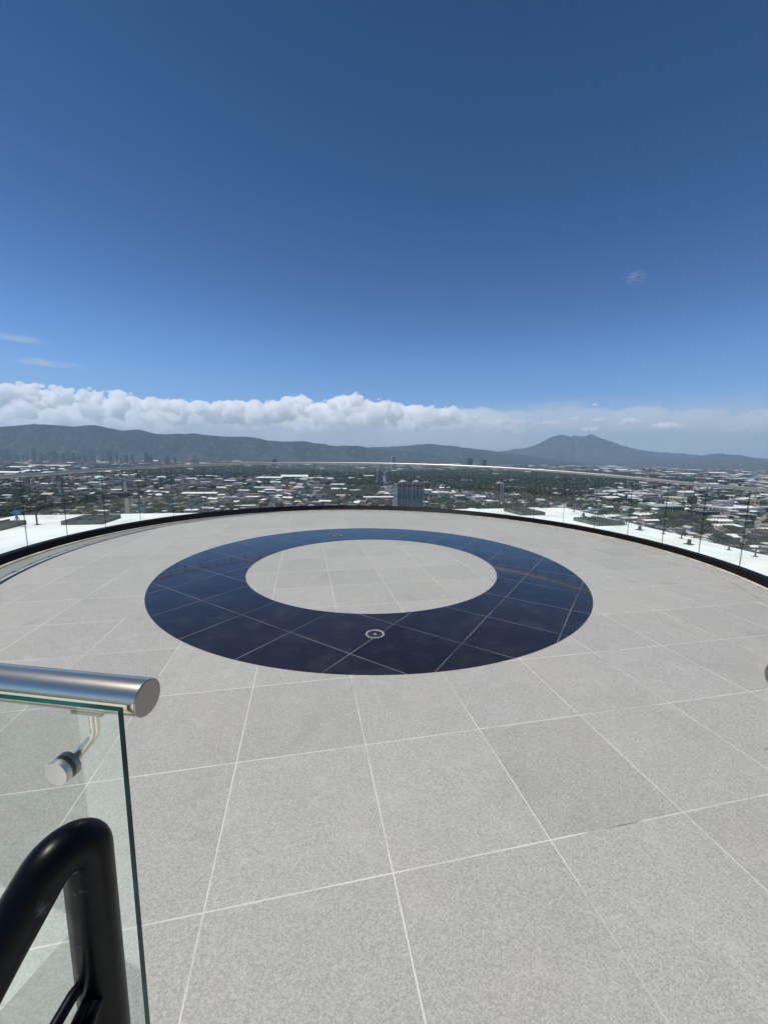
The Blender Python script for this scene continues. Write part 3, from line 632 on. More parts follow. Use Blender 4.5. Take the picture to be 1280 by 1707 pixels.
# twin towers
def twin():
    c = on_level(681, 848, GZ); Y = 735.0; c = Vector((at_depth(681, 800, Y).x, Y, GZ)); k1 = Y/F
    root = empty('apartment_tower', c, 0.25)
    def block(x0, w, dep, ptop, name):
        zt = at_depth(670, ptop, Y).z-GZ
        mb = MB(); mb.box((x0, 0, 0), (w, dep, zt), 0); mb.build('wall', CM['tower_stone'], root)
        for fc in range(4): g = MB(); win_rows(g, (x0, 0), (w-3, dep-3), 3, zt-6, 3.1, 0, 0, 0.62, 4.2, (fc,), 1.62); g.build('facade_glazing', CM['tower_dark_glass'], root)
        p = MB()
        for i in range(4):
            u = -w/2+w*i/3
            p.box((x0+u*0.985, -dep/2-0.5, 0), (0.9, 1.3, zt+1.0), 0); p.box((x0+u*0.985, dep/2+0.5, 0), (0.9, 1.3, zt+1.0), 0)
        for sx in (-1, 1):
            for i in range(3): p.box((x0+sx*(w/2+0.35), -dep/2+dep*(i+0.5)/3, 0), (0.9, 1.6, zt+0.6))
        p.build('pilaster', CM['light_grey_roof'], root)
        r = MB(); r.box((x0, 0, zt+0.01), (w*0.55, dep*0.55, 3.4), 0); lathe(r, [(w*0.24, 3.4), (w*0.23, 4.4), (w*0.15, 6.0), (w*0.04, 6.6)], (x0, 0, zt), (0, 0, 1), 18, 1)
        r.box((x0, -dep/2+0.3, zt+0.01), (w-0.6, 0.4, 1.2)); r.build('roof', [CM['grey_wall'], CM['light_grey_roof']], root)
    block(-9.5*k1, 25.5*k1, 22, 806, 'a'); block(13.5*k1, 20*k1, 20, 806, 'b')
    mb = MB(); mb.box((1.6*k1+1, 4, 0), (6*k1, 12, 46), 0); mb.build('link_core', CM['cream_wall'], root)
    reserve(c, 60, 60)
    tag(root, 'grey twin apartment tower with dark glazing rising just behind the black kerb', 'tower')
twin()
def striped():
    Y = 900.0; zt = at_depth(832, 806, Y).z-GZ; c = Vector((at_depth(832, 830, Y).x, Y, GZ)); w = 15*Y/F
    root = empty('striped_tower', c, 0.35)
    mb = MB(); mb.box((0, 0, 0), (w*0.80, w*0.8, zt)); mb.build('wall', CM['brick_red_wall'], root)
    mb = MB()
    for sx in (-0.145, 0.145):
        mb.box((sx*w, -w*0.4-0.6, 0), (w*0.13, 1.4, zt+2)); mb.box((sx*w, w*0.4+0.6, 0), (w*0.13, 1.4, zt+2))
    mb.box((0, 0, zt+0.02), (w*0.5, w*0.4, 3.6)); mb.build('white_band', CM['white_wall'], root)
    mb = MB(); win_rows(mb, (0, 0), (w*0.80, w*0.8), 4, zt-7, 3.2, 0, 0, 0.5, 4.0); mb.build('window_band', CM['window_dark'], root)
    mb = MB(); tube(mb, [(0, 0, zt+3.6), (0, 0, zt+9)], 0.3, 6); mb.build('mast', CM['grey_wall'], root)
    reserve(c, 32, 32); tag(root, 'slim brick red tower with two white vertical bands, right of the twin towers', 'tower')
striped()
def simple_tower(px, ptop, Y, wpx, wall, label, rz=0.3, wm='window_dark', dep=0.9, base=None, name='office_tower'):
    w = wpx*Y/F; zt = at_depth(px, ptop, Y).z-GZ; c = Vector((at_depth(px, 780, Y).x, Y, GZ)); root = empty(name, c, rz)
    mb = MB(); mb.box((0, 0, 0), (w, w*dep, zt)); mb.box((0, 0, zt+0.01), (w*0.45, w*0.4, 3.5)); mb.build('wall', CM[wall], root)
    mb = MB(); win_rows(mb, (0, 0), (w, w*dep), 4, zt-6, 3.6, 0, 0, 0.5, 5.0); mb.build('facade_glazing', CM[wm], root)
    reserve(c, w, w); return tag(root, label, 'tower')
simple_tower(655, 761, 3000, 5.5, 'white_wall', 'slim white tower standing alone on the horizon above the far rail')
simple_tower(782, 764, 4200, 8.5, 'far_tower_grey', 'dark block of a tower in front of the small cone hill', 0.2)
simple_tower(806, 767, 4300, 6, 'far_tower_grey', 'low dark tower to the right of the cone hill tower block', 0.2)
simple_tower(458, 765, 3400, 7, 'far_tower_grey', 'dark grey tower at the end of the wooded ridge, left of centre', 0.2)
simple_tower(633, 782, 1500, 9, 'pale_green_roof', 'pale green mid-rise block built for a ghost reflection, among the trees before the avenue', 0.3, 'window_dark', 0.7)  # block modelled in place of a greenish ghost reflection in the glass
simple_tower(645, 786, 1600, 5, 'light_grey_roof', 'narrow light grey mid-rise block beside the pale green block', 0.3)
simple_tower(380, 785, 1900, 13, 'blue_wall', 'bluish mid-rise slab among the trees on the left of the avenue', 0.1, 'window_dark', 0.3)
def shed(x0, x1, ybase, label, h=9, depth=None, roof='white_metal_roof', wall='grey_wall', rz=None, form='gable', cat='warehouse', name='warehouse', block=None, extra=None, band=False):
    pm = (x0+x1)/2; p = on_level(pm, ybase, GZ); w = (x1-x0)*p.y/F; d = depth or w*0.55; rz = RA*0.9 if rz is None else rz
    c = Vector((p.x, p.y+d/2, GZ)); root = empty(name, c, rz)
    mb = MB(); mb.box((0, 0, 0), (w, d, h)); mb.build('wall', CM[wall], root)
    mb = MB()
    if form == 'gable': mb.gable((0, 0, h+0.02), (w, d), max(1.6, d*0.07), 0.8, 0)
    elif form == 'hip': mb.hip((0, 0, h+0.02), (w, d), max(3, d*0.14), 0.8, 0)
    elif form == 'saw':
        nn = 4
        for i in range(nn): mb.gable((-w/2+w*(i+0.5)/nn, 0, h+0.02), (d, w/nn-0.4), 2.2, 0.2, 0, math.pi/2)
    else:
        mb.box((0, 0, h+0.02), (w+0.8, d+0.8, 0.5))
        for sx, sy, ww, dd in ((0, -d/2, w+0.8, 0.5), (0, d/2, w+0.8, 0.5)): mb.box((sx, sy, h+0.53), (ww, dd, 0.8))
        for i in range(6): mb.box((rng.uniform(-w*0.4, w*0.4), rng.uniform(-d*0.3, d*0.3), h+0.53), (rng.uniform(2, 4), rng.uniform(2, 4), rng.uniform(1, 2)))
    mb.build('roof', CM[roof], root)
    if form in ('gable', 'saw'):
        mb = MB()
        for i in range(5): mb.box((-w*0.4+w*0.2*i, 0, h+max(1.6, d*0.07)*0.9), (2.2, 2.2, 1.4))
        mb.build('ridge_vent', CM['light_grey_roof'], root)
    mb = MB(); win_rows(mb, (0, 0), (w, d), h*0.35, h*0.5, h*0.5, 0, 0, 0.5, 7.0); mb.build('window_band', CM['window_dark'], root)
    if block:
        bx, bw, bh = block; mb = MB(); mb.box((bx*w, d*0.1, h+0.6), (bw*w, d*0.35, bh)); win_rows(mb, (bx*w, d*0.1), (bw*w, d*0.35), h+1, bh-1, 3.2, 1, 0, 0.5, 4.0); mb.build('upper_block', [CM['light_grey_roof'], CM['window_dark']], root)
    if band: mb = MB(); mb.box((0, -d/2-0.7, h-2.2), (w, 0.8, 1.6)); mb.build('fascia', CM['red_roof'], root)
    reserve(c, w, d); return tag(root, label, cat)
shed(303, 357, 828, 'long white roofed hall among small houses left of the orange roof', 8, 32)
shed(597, 655, 833, 'long low white building with a red fascia, left of the twin towers', 6, 20, band=True)
shed(473, 491, 823, 'hall with bright orange red hipped roof, left of the long white building', 7, 24, 'red_roof', 'cream_wall', form='hip', cat='hall', name='hall')
shed(430, 468, 800, 'white roofed factory hall at the left of the bright row beyond the orange roof', 9, 60)
shed(466, 510, 798, 'widest white factory hall in the bright row beyond the orange roof', 10, 90)
shed(420, 455, 817, 'pale blue grey roofed hall left of the orange roof', 7, 34, 'light_grey_roof')
shed(550, 576, 811, 'white roofed hall with trees around it, upper of two left of the wood', 7, 30)
shed(551, 577, 819, 'white roofed hall with trees around it, lower of two left of the wood', 7, 28)
shed(560, 582, 830, 'small cream roofed hall left of the long white building', 6, 20, 'cream_roof')
shed(1082, 1142, 855, 'large grey green factory shed with pale roof, right of the terrace', 13, 42, 'pale_green_roof', 'green_shed_wall')
shed(1127, 1186, 837, 'long cream factory with a grey upper block on its roof', 9, 55, 'cream_roof', 'cream_wall', form='flat', block=(0.05, 0.38, 13), cat='factory', name='factory')
shed(1208, 1276, 857, 'white factory complex with pale grey upper block at the right edge', 11, 60, 'white_metal_roof', 'white_wall', form='flat', block=(-0.22, 0.36, 12), cat='factory', name='factory')
shed(1171, 1198, 864, 'dark walled warehouse with a pale end wall, before the white factory complex', 11, 36, 'mid_grey_roof', 'window_dark', form='flat')
shed(1188, 1216, 853, 'white gabled warehouse directly behind the dark walled warehouse', 9, 40)
shed(1185, 1226, 876, 'white gabled warehouse with blue grey front below the dark walled warehouse', 7, 24, wall='blue_wall')
shed(1196, 1240, 886, 'lowest white gabled warehouse, nearest the road at right', 7, 26)
shed(1067, 1101, 866, 'row of white saw tooth roofs beyond the white roof edge', 7, 24, form='saw')
shed(1008, 1034, 834, 'white roofed workshop with the dark wood close behind it', 7, 32)
shed(993, 1020, 828, 'pale roofed workshop at the right end of the dark wood', 7, 30, 'light_grey_roof')
shed(1040, 1064, 832, 'white roofed workshop between the dark wood and the cream factory', 7, 34)
shed(1023, 1050, 822, 'small white flat roofed block above the workshops by the dark wood', 8, 26, form='flat')
shed(1052, 1096, 828, 'long light grey roofed workshop left of the cream factory', 7, 30, 'light_grey_roof')
shed(1262, 1276, 846, 'mustard yellow block behind the white factory complex', 17, 18, 'cream_roof', 'yellow_wall', form='flat', cat='building', name='yellow_building')
shed(1145, 1153, 818, 'small orange red block behind the cream factory', 16, 12, 'red_roof', 'red_roof', form='flat', cat='building', name='red_building')
shed(1122, 1134, 820, 'small blue block behind the cream factory, left of the red one', 16, 16, 'blue_roof', 'blue_wall', form='flat', cat='building', name='blue_building')
shed(1148, 1166, 866, 'low hall with faded red roof beside the dark walled warehouse', 5, 18, 'red_roof', 'brown_wall')
shed(1240, 1280, 818, 'long white roofed hall under the rail at the right edge', 8, 40)
for i, (a, b, yb, lb) in enumerate(((-10, 32, 791, 'huge white logistics hall at the far left edge under the rail'), (36, 62, 788, 'white logistics hall second from the left edge, just under the rail'), (66, 98, 791.5, 'white logistics hall below the pale field, left part of the rail'), (130, 182, 789, 'long white logistics hall right of the pale field'), (10, 48, 781, 'white logistics hall above the rail at the far left'))):
    shed(a, b, yb, lb, 9, 70, rz=0.05)
p0 = on_level(40, 779, GZ); p1 = on_level(120, 779, GZ); p2 = on_level(118, 774.5, GZ); p3 = on_level(50, 774.5, GZ)
mb = MB(); mb.add([(q.x, q.y, GZ+0.25) for q in (p0, p1, p2, p3)], [(0, 1, 2, 3)]); tag(mb.build('bare_field', CM['pale_earth']), kind='structure')
def road(pts, w, m=M_ROAD, z=0.3):
    q = [on_level(x, y, GZ+z) for x, y in pts]; mb = MB(); v = []
    for i, p in enumerate(q):
        d = (q[min(i+1, len(q)-1)]-q[max(i-1, 0)]).normalized(); n_ = Vector((-d.y, d.x, 0))*w/2; v += [p+n_, p-n_]
    mb.add(v, [(2*i, 2*i+1, 2*i+3, 2*i+2) for i in range(len(q)-1)]); tag(mb.build('road', m), kind='structure'); return q
roads = [road([(213, 862), (211, 835), (209, 815), (207, 798)], 7, M_ASPH), road([(646, 826), (643, 812), (640, 798), (638, 790)], 8), road([(1200, 940), (1240, 893), (1262, 872), (1290, 853)], 13)]
lot = [on_level(x, y, GZ+0.25) for x, y in ((1024, 866), (1075, 868), (1068, 856), (1030, 856))]
mb = MB(); mb.add(lot, [(0, 1, 2, 3)]); tag(mb.build('car_park', M_ASPH), kind='structure')

# ------------------------------------------------------------------ downtown towers, far left
dt_mats = ['far_tower_grey', 'far_tower_pale', 'far_tower_brown', 'far_tower_grey']
dts = []
for i in range(84):
    px = rng.choice([rng.uniform(-5, 150), rng.uniform(60, 235), rng.uniform(235, 330)], p=[0.5, 0.36, 0.14])
    hmax = np.interp(px, [0, 40, 60, 90, 140, 200, 240, 330], [13, 9, 17, 12, 11, 13, 12, 4]); hp = hmax*rng.uniform(0.35, 1.0)
    Y = rng.uniform(4250, 4800); dts.append((px, hp, Y, rng.uniform(1.8, 4.6), int(rng.integers(0, 4))))
dts += [(8, 17, 4400, 9, 0), (56, 21, 4300, 4.5, 0), (92, 15, 4300, 4, 0), (244, 15, 4300, 5, 0), (183, 16, 4400, 5, 0), (118, 13, 4500, 12, 1)]
dts.sort()
for i, (px, hp, Y, wp, mi) in enumerate(dts):
    w = wp*Y/F; base = on_level(px, 700, 0) if False else None; x = at_depth(px, 760, Y).x; h = max(14, (at_depth(px, HOR+ROLL*(px-PW/2)+9-hp*0.85, Y).z-GZ))
    mb = MB(); rz = rng.uniform(-0.3, 0.4); dp = w*rng.uniform(0.6, 1.0); mb.box((0, 0, 0), (w, dp, h), 0, rz)
    win_rows(mb, (0, 0), (w, dp), 5, h-8, 9.0, 1, rz, 0.45); mb.box((0, 0, h+0.02), (w*0.4, dp*0.4, 5), 0, rz)
    b = mb.build('downtown_tower', [CM[dt_mats[mi]], CM['window_dark']], None, False, (x, Y, GZ))
    cname = ['dark grey', 'pale', 'brownish', 'dark grey'][mi]; size = 'slim' if wp < 3.2 else ('broad' if wp > 4.6 else 'plain')
    tall = 'tall' if hp > 11.5 else ('low' if hp < 6 else 'mid-height')
    b['_px'] = px; b['_base'] = f'{tall} {size} {cname} tower of the distant downtown below the mountains'; b['category'] = 'tower'; b['group'] = 'downtown towers'

# ------------------------------------------------------------------ trees
def ico(sub):
    bm = bmesh.new(); bmesh.ops.create_icosphere(bm, subdivisions=sub, radius=1.0); bm.verts.ensure_lookup_table()
    v = np.array([x.co[:] for x in bm.verts]); f = np.array([[y.index for y in x.verts] for x in bm.faces]); bm.free(); return v, f
I1, I2 = ico(1), ico(2)
def crown_arrays(r, nblob, ncard, sub, spread=0.55, flat=0.75):
    V, Fc = [], []; b = 0
    bv, bf = I1 if sub == 1 else I2
    ctr = []
    for i in range(nblob):
        a = r.uniform(0, 6.28); q = math.sqrt(r.uniform(0, 1))*spread; z = r.uniform(-0.35, 0.5)*(1-q*0.6)
        c = np.array([math.cos(a)*q, math.sin(a)*q, z*flat]); s = r.uniform(0.30, 0.52) if i else 0.6
        v = bv*(1+r.uniform(-0.28, 0.28, (len(bv), 1)))*s*np.array([1, 1, flat])+c; V.append(v); Fc.append(bf+b); b += len(v); ctr.append((c, s))
    for i in range(ncard):
        c, s = ctr[r.integers(0, len(ctr))]; d = r.normal(size=3); d /= np.linalg.norm(d); d[2] = d[2]*0.8+0.15
        p = c+d*s*r.uniform(0.9, 1.22)*np.array([1, 1, flat]); t1 = r.normal(size=3); t1 /= np.linalg.norm(t1); t2 = np.cross(t1, d); t2 /= np.linalg.norm(t2)+1e-6
        w = r.uniform(0.05, 0.13); V.append(np.array([p-t1*w, p+t2*w*0.9, p+t1*w*0.8])); Fc.append(np.array([[0, 1, 2]])+b); b += 3
    return np.concatenate(V), np.concatenate(Fc)
def np_mesh(name, V, Fc, mats, mi=None, smooth=False):
    k_ = Fc.shape[1]; me = bpy.data.meshes.new(name); me.vertices.add(len(V)); me.vertices.foreach_set('co', V.astype(np.float32).ravel())
    me.loops.add(Fc.size); me.loops.foreach_set('vertex_index', Fc.astype(np.int32).ravel()); me.polygons.add(len(Fc))
    me.polygons.foreach_set('loop_start', np.arange(0, Fc.size, k_, dtype=np.int32)); me.polygons.foreach_set('loop_total', np.full(len(Fc), k_, np.int32))
    for m in mats: me.materials.append(m)
    if mi is not None: me.polygons.foreach_set('material_index', mi.astype(np.int32))
    me.update(calc_edges=True); return me
def trunk_mesh():
    mb = MB(); tube(mb, [(0, 0, 0), (0.01, 0.02, 0.5), (0.0, 0.0, 1.0)], 0.05, 7)
    for a in (0.4, 2.3, 4.4): tube(mb, [(0, 0, 0.7), (0.25*math.cos(a), 0.25*math.sin(a), 1.15)], 0.028, 5)
    return mb.mesh('trunk', [M_BARK])
TRUNK = trunk_mesh()
CROWNS = []
for i in range(9):
    V, Fc = crown_arrays(np.random.default_rng(100+i), 13, 420, 2 if i < 3 else 1); CROWNS.append(np_mesh('crown', V, Fc, [M_LEAF[i % 3]]))
tree_objs = []
def big_tree(p, width, height, i):
    root = empty('tree', p, rng.uniform(0, 6.28)); c = link('crown', CROWNS[i % 9], root); cw = width*0.62; c.scale = (cw, cw, height*0.52); c.location = (0, 0, height*0.60)
    t = link('trunk', TRUNK, root); t.scale = (height*0.6, height*0.6, height*0.5); root['category'] = 'tree'; root['group'] = 'single trees in the city below'; return root
BT = [(1105, 872, 20, 24), (1120, 875, 19, 25), (1140, 875, 24, 26), (1160, 878, 21, 22), (1088, 870, 17, 16), (1102, 850, 17, 16), (1134, 880, 20, 18), (1172, 882, 20, 18), (1202, 903, 23, 18), (1210, 886, 20, 12), (1222, 887, 18, 12), (1152, 848, 11, 24), (1055, 866, 15, 11), (1075, 868, 16, 11), (1190, 880, 20, 14), (1230, 893, 18, 12), (1250, 905, 22, 16), (1266, 912, 20, 16), (1180, 893, 17, 14), (1247, 884, 14, 10), (1008, 856, 13, 9), (1225, 912, 18, 12), (1272, 893, 17, 13), (1130, 862, 15, 12), (1215, 868, 12, 10), (1195, 843, 12, 13), (1206, 838, 11, 12), (1115, 885, 18, 14), (1150, 888, 18, 14)]
for i, (px, py, wpx, hpx) in enumerate(BT):
    p = on_level(px, py, GZ); k1 = p.y/F; t = big_tree(p, wpx*k1, hpx*k1, i); tree_objs.append((t, px, py-hpx*0.5, ['dark leafy', 'broad green', 'olive green'][i % 3])); keep.append((p.x, p.y, wpx*k1*0.3))

# ------------------------------------------------------------------ the rest of the city, lot by lot
FOREST = [(775, 800, 150, 14, 1.0), (880, 805, 130, 16, 1.0), (980, 806, 70, 10, 0.8), (690, 797, 70, 12, 0.8), (585, 815, 45, 12, 0.9), (520, 786, 130, 7, 0.85), (600, 800, 40, 9, 0.7), (340, 788, 90, 9, 0.75), (250, 790, 40, 7, 0.5), (900, 826, 90, 10, 0.6), (1180, 828, 60, 6, 0.6), (60, 806, 80, 8, 0.5), (700, 840, 70, 8, 0.5), (860, 846, 60, 7, 0.6), (560, 838, 40, 8, 0.6), (1100, 805, 120, 6, 0.6), (30, 822, 60, 6, 0.6), (420, 805, 30, 6, 0.4), (960, 792, 200, 6, 0.6), (400, 778, 200, 5, 0.6)]
def forest_p(px, py):
    p = np.where(py < 792, 0.50, 0.24)
    for cx, cy, rx, ry, a in FOREST: p = np.maximum(p, 1.08*a*np.clip(1.75-((px-cx)/rx)**2-((py-cy)/ry)**2, 0, 1))
    return p
lots = []
Y = 300.0; 
while Y < 8200:
    cell = max(13.5, 0.0205*Y) if Y > 900 else 13.5+max(0, (Y-600))*0.012
    n = int(2*1.25*(Y+150)/cell); xs = (np.arange(n)+0.5)*cell-n*cell/2; 
    lots.append(np.stack([xs+rng.uniform(-0.22, 0.22, n)*cell+rng.uniform(0, cell), np.full(n, Y)+rng.uniform(-0.25, 0.25, n)*cell, np.full(n, cell)], 1)); Y += cell*1.12
lots = np.concatenate(lots)
# bend the lot rows a little so that the blocks follow different street directions
blk = np.floor(lots[:, 0]/210)*7+np.floor(lots[:, 1]/240)*13
lots[:, 1] += 18*np.sin(lots[:, 0]/170.0)+lots[:, 0]*0.06*np.sin(lots[:, 1]/700.0)
lots = lots[lots[:, 1] > 260]
px, py = projv(lots[:, 0], lots[:, 1], np.full(len(lots), GZ+4))
ok = (lots[:, 1] > 330) & ~((lots[:, 1] < 60)); near_tower = np.hypot(lots[:, 0], lots[:, 1]) < 120
free = np.ones(len(lots), bool)
for x, y, r_ in keep: free &= np.hypot(lots[:, 0]-x, lots[:, 1]-y) > r_+lots[:, 2]*0.45
for q in roads:
    for i in range(len(q)-1):
        a, b = np.array(q[i][:2]), np.array(q[i+1][:2]); t = np.clip(((lots[:, :2]-a)@(b-a))/((b-a)@(b-a)), 0, 1); d = np.hypot(*(lots[:, :2]-(a+t[:, None]*(b-a))).T); free &= d > 5+lots[:, 2]*0.33
fx0, fx1 = min(p0.x, p3.x), max(p1.x, p2.x); free &= ~((lots[:, 0] > fx0) & (lots[:, 0] < fx1) & (lots[:, 1] > p0.y) & (lots[:, 1] < p2.y))
lx = [q.x for q in lot]; ly = [q.y for q in lot]; free &= ~((lots[:, 0] > min(lx)) & (lots[:, 0] < max(lx)) & (lots[:, 1] > min(ly)) & (lots[:, 1] < max(ly)))
lots, px, py = lots[free], px[free], py[free]
fp = forest_p(px, py); clump = vnoise(lots[:, 0]/90+50, lots[:, 1]/130+50, 41, 3)
is_tree = rng.random(len(lots)) < np.clip(fp*1.05+(clump-0.5)*1.5, 0.06, 0.97)
empty_lot = rng.random(len(lots)) < 0.05
dense_left = (px < 430) & (py > 798)
specs = []     # buildings: x, y, w, d, h, rz, form, wall, roof, cell
tspec = []     # trees: x, y, width, height, kind
for i in range(len(lots)):
    x, y, c = lots[i]
    if is_tree[i]:
        nt_ = int(rng.integers(2, 4)) if fp[i] > 0.6 else (1 if c > 40 else int(rng.integers(1, 4)))
        for j in range(nt_):
            w = rng.uniform(0.55, 1.15)*min(c, 13+0.35*max(0, c-13))*(1.0 if nt_ < 2 else 0.8)
            if c > 40: w = c*rng.uniform(0.6, 1.1)
            h = min(w*rng.uniform(0.75, 1.15), 20 if c < 60 else 17); tspec.append((x+rng.uniform(-0.4, 0.4)*c, y+rng.uniform(-0.4, 0.4)*c, w, h, int(rng.integers(0, 3))))
        continue
    if empty_lot[i]: continue
    b_ = blk[i]; br = np.random.default_rng(int(abs(blk[i])*17+3) % 100000); base_rot = br.choice([0.2063, 0.05, 0.4, -0.15])
    fac = px[i] > 985
    big = rng.random() < (0.26 if fac else 0.07)
    w, d = rng.uniform(0.55, 0.88)*c, rng.uniform(0.6, 0.95)*c
    if big: w *= rng.uniform(1.3, 2.3); d *= rng.uniform(1.0, 1.5)
    h = rng.choice([3.2, 4.2, 6.2, 7.5, 9.5], p=[0.34, 0.3, 0.2, 0.1, 0.06])+(2.5 if big else 0)
    if c > 40: h = h*1.2+2
    pr = np.array([0.34, 0.20, 0.16, 0.07, 0.08, 0.085, 0.025, 0.03, 0.01, 0.0])
    if dense_left[i]: pr = np.array([0.46, 0.20, 0.17, 0.03, 0.05, 0.055, 0.015, 0.01, 0.01, 0.0])
    if px[i] > 1000: pr = np.array([0.24, 0.22, 0.14, 0.06, 0.11, 0.14, 0.03, 0.04, 0.02, 0.0])
    if big: pr = np.array([0.12, 0.14, 0.06, 0.05, 0.2, 0.32, 0.05, 0.05, 0.01, 0.0])
    if y > 2300: pr = pr*np.array([1.3, 1.1, 1.2, 1, 0.6, 0.28, 1, 0.6, 1, 0])
    roof = int(rng.choice(10, p=pr/pr.sum())); form = int(rng.choice(3, p=[0.45, 0.15, 0.40] if not big else [0.6, 0, 0.4]))
    specs.append((x, y, w, d, h, base_rot+rng.choice([0, math.pi/2])*(not big)+rng.normal()*0.03, form, int(rng.choice(4, p=[0.24, 0.26, 0.34, 0.16])), roof, c))
    if rng.random() < 0.35: tspec.append((x+rng.choice([-1, 1])*c*0.5, y+rng.uniform(-0.5, 0.5)*c, min(c*0.5, 9)*rng.uniform(0.6, 1.1), rng.uniform(5, 9), int(rng.integers(0, 3))))
S = np.array(specs); T = np.array(tspec)
spx, spy = projv(S[:, 0], S[:, 1], GZ+S[:, 4]); sshow = shown(spx, spy); ssize = np.where(sshow, np.sqrt(S[:, 2]*S[:, 4]+S[:, 2]*S[:, 3]*0.13)/S[:, 1], 0)
tpx, tpy = projv(T[:, 0], T[:, 1], GZ+T[:, 3]*0.7); tshow = shown(tpx, tpy); tsize = np.where(tshow, np.sqrt(T[:, 2]*T[:, 3])/T[:, 1], 0)
pickS = set(np.argsort(-ssize)[:300].tolist()); pickT = set(np.argsort(-tsize)[:300-len(BT)].tolist())
def house(mb, x, y, w, d, h, rz, form, wall, roof, near):
    mb.box((x, y, 0), (w, d, h), wall, rz, bottom=False)
    if form == 0: mb.gable((x, y, h+0.02), (w, d), d*0.16 if d < 20 else d*0.07, 0.4, NW+roof, rz)
    elif form == 1: mb.hip((x, y, h+0.02), (max(w, d), min(w, d)), min(w, d)*0.2, 0.4, NW+roof, rz+(0 if w >= d else math.pi/2))
    else:
        mb.box((x, y, h+0.02), (w*0.96, d*0.96, 0.25), NW+roof, rz, bottom=False)
        if near:
            ca, sa = math.cos(rz), math.sin(rz); q = rng.uniform(-0.3, 0.3, 2); mb.box((x+q[0]*w*ca-q[1]*d*sa, y+q[0]*w*sa+q[1]*d*ca, h+0.28), (2.0, 1.6, 1.5), wall, rz, bottom=False)
    if near: win_rows(mb, (x, y), (w, d), 0.6, h-0.6, 3.0, WIN, rz, 0.45, 3.4, proud=0.05)
mass = MB(); bobjs = []
form_n = ['gabled', 'hipped', 'flat']
roof_n = ['dark weathered', 'mid grey', 'rusty brown', 'terracotta', 'light grey', 'white', 'pale green', 'cream', 'blue grey', 'red']
wall_n = ['white', 'cream', 'grey', 'brown']
for i, s in enumerate(specs):
    x, y, w, d, h, rz, form, wall, roof, c = s
    if i in pickS:
        mb = MB(); house(mb, 0, 0, w, d, h, rz, form, wall, roof, True); nm = 'workshop' if max(w, d) > 24 else 'house'
        o = mb.build(nm, ALLM, None, False, (x, y, GZ)); bobjs.append((o, float(spx[i]), float(spy[i]), f'{roof_n[roof]} {form_n[form]} roof', nm, h, wall_n[wall]))
    else:
        b0 = len(mass.v); house(mass, x, y, w, d, h, rz, form, wall, roof, False)
o = mass.build('city_houses', ALLM, None, False, (0, 0, GZ)); tag(o, 'mass of small houses and sheds spreading over the city plain to the mountains', 'houses', kind='stuff')
# trees: the largest ones in view as things, the rest as one mass
for i in sorted(pickT):
    x, y, w, h, kd = tspec[i]; o = link('tree', CROWNS[3+(i % 2)*3+kd] if False else CROWNS[3+(kd+3*(i % 2))], None, (x, y, GZ+h*0.5)); o.scale = (w*0.62, w*0.62, h*0.6); o.rotation_euler = (0, 0, rng.uniform(0, 6.28))
    tree_objs.append((o, float(tpx[i]), float(tpy[i]), ['dark leafy', 'mid green', 'olive green'][kd])); o['category'] = 'tree'; o['group'] = 'single trees in the city below'
small = [crown_arrays(np.random.default_rng(300+i), 4, 26, 1, 0.6) for i in range(8)]
for kd in range(3):
    Vs, Fs = [], []; b = 0
    for i, t in enumerate(tspec):
        if i in pickT or t[4] != kd: continue
        x, y, w, h, _ = t; V, Fc = small[i % 8]; a = (i*2.399) % 6.283; ca, sa = math.cos(a), math.sin(a)
        V2 = np.stack([(V[:, 0]*ca-V[:, 1]*sa)*w*0.62+x, (V[:, 0]*sa+V[:, 1]*ca)*w*0.62+y, V[:, 2]*h*0.62+h*0.5], 1); Vs.append(V2); Fs.append(Fc+b); b += len(V2)
    o = link('city_trees', np_mesh('city_trees', np.concatenate(Vs), np.concatenate(Fs), [M_LEAF[kd]]), None, (0, 0, GZ))
    tag(o, ['darkest', 'fresher green', 'olive toned'][kd]+' part of the mass of trees between the houses of the city plain', 'trees', kind='stuff')

# labels: say which one by look and by the landmark it stands next to
LM = [(681, 825, 'the grey twin towers'), (832, 822, 'the white banded tower'), (330, 824, 'the long white hall'), (626, 830, 'the long white building'), (482, 819, 'the orange roof'), (1112, 845, 'the grey green shed'), (1157, 831, 'the cream factory'), (1242, 848, 'the white factory complex'), (1184, 857, 'the dark walled warehouse'), (1206, 872, 'the blue fronted warehouse'), (1084, 862, 'the saw tooth roofs'), (211, 830, 'the straight pale street'), (60, 866, 'the left roof edge'), (153, 866, 'the left skylight'), (998, 870, 'the right skylight'), (15, 840, 'the left photo edge'), (900, 805, 'the dark wood'), (565, 815, 'the two white halls'), (1260, 880, 'the road at right'), (780, 846, 'the kerb behind the ring')]
def where(x, y):
    d = [((x-a)/1.3)**2+((y-b)*1.6)**2 for a, b, _ in LM]; i = int(np.argmin(d)); a, b, n_ = LM[i]; dx, dy = x-a, (y-b)*1.8
    if abs(dx) >= abs(dy): rel = 'right of' if dx > 0 else 'left of'
    else: rel = 'below' if dy > 0 else 'beyond'
    far = math.sqrt(d[i]); q = 'just ' if far < 26 else ('' if far < 60 else 'well ')
    return f'{q}{rel} {n_}'
ORD = ['leftmost', 'second', 'third', 'fourth', 'fifth', 'sixth', 'seventh', 'eighth', 'ninth', 'tenth', 'eleventh', 'twelfth', 'thirteenth', 'fourteenth', 'fifteenth', 'sixteenth', 'seventeenth', 'eighteenth', 'nineteenth', 'twentieth']
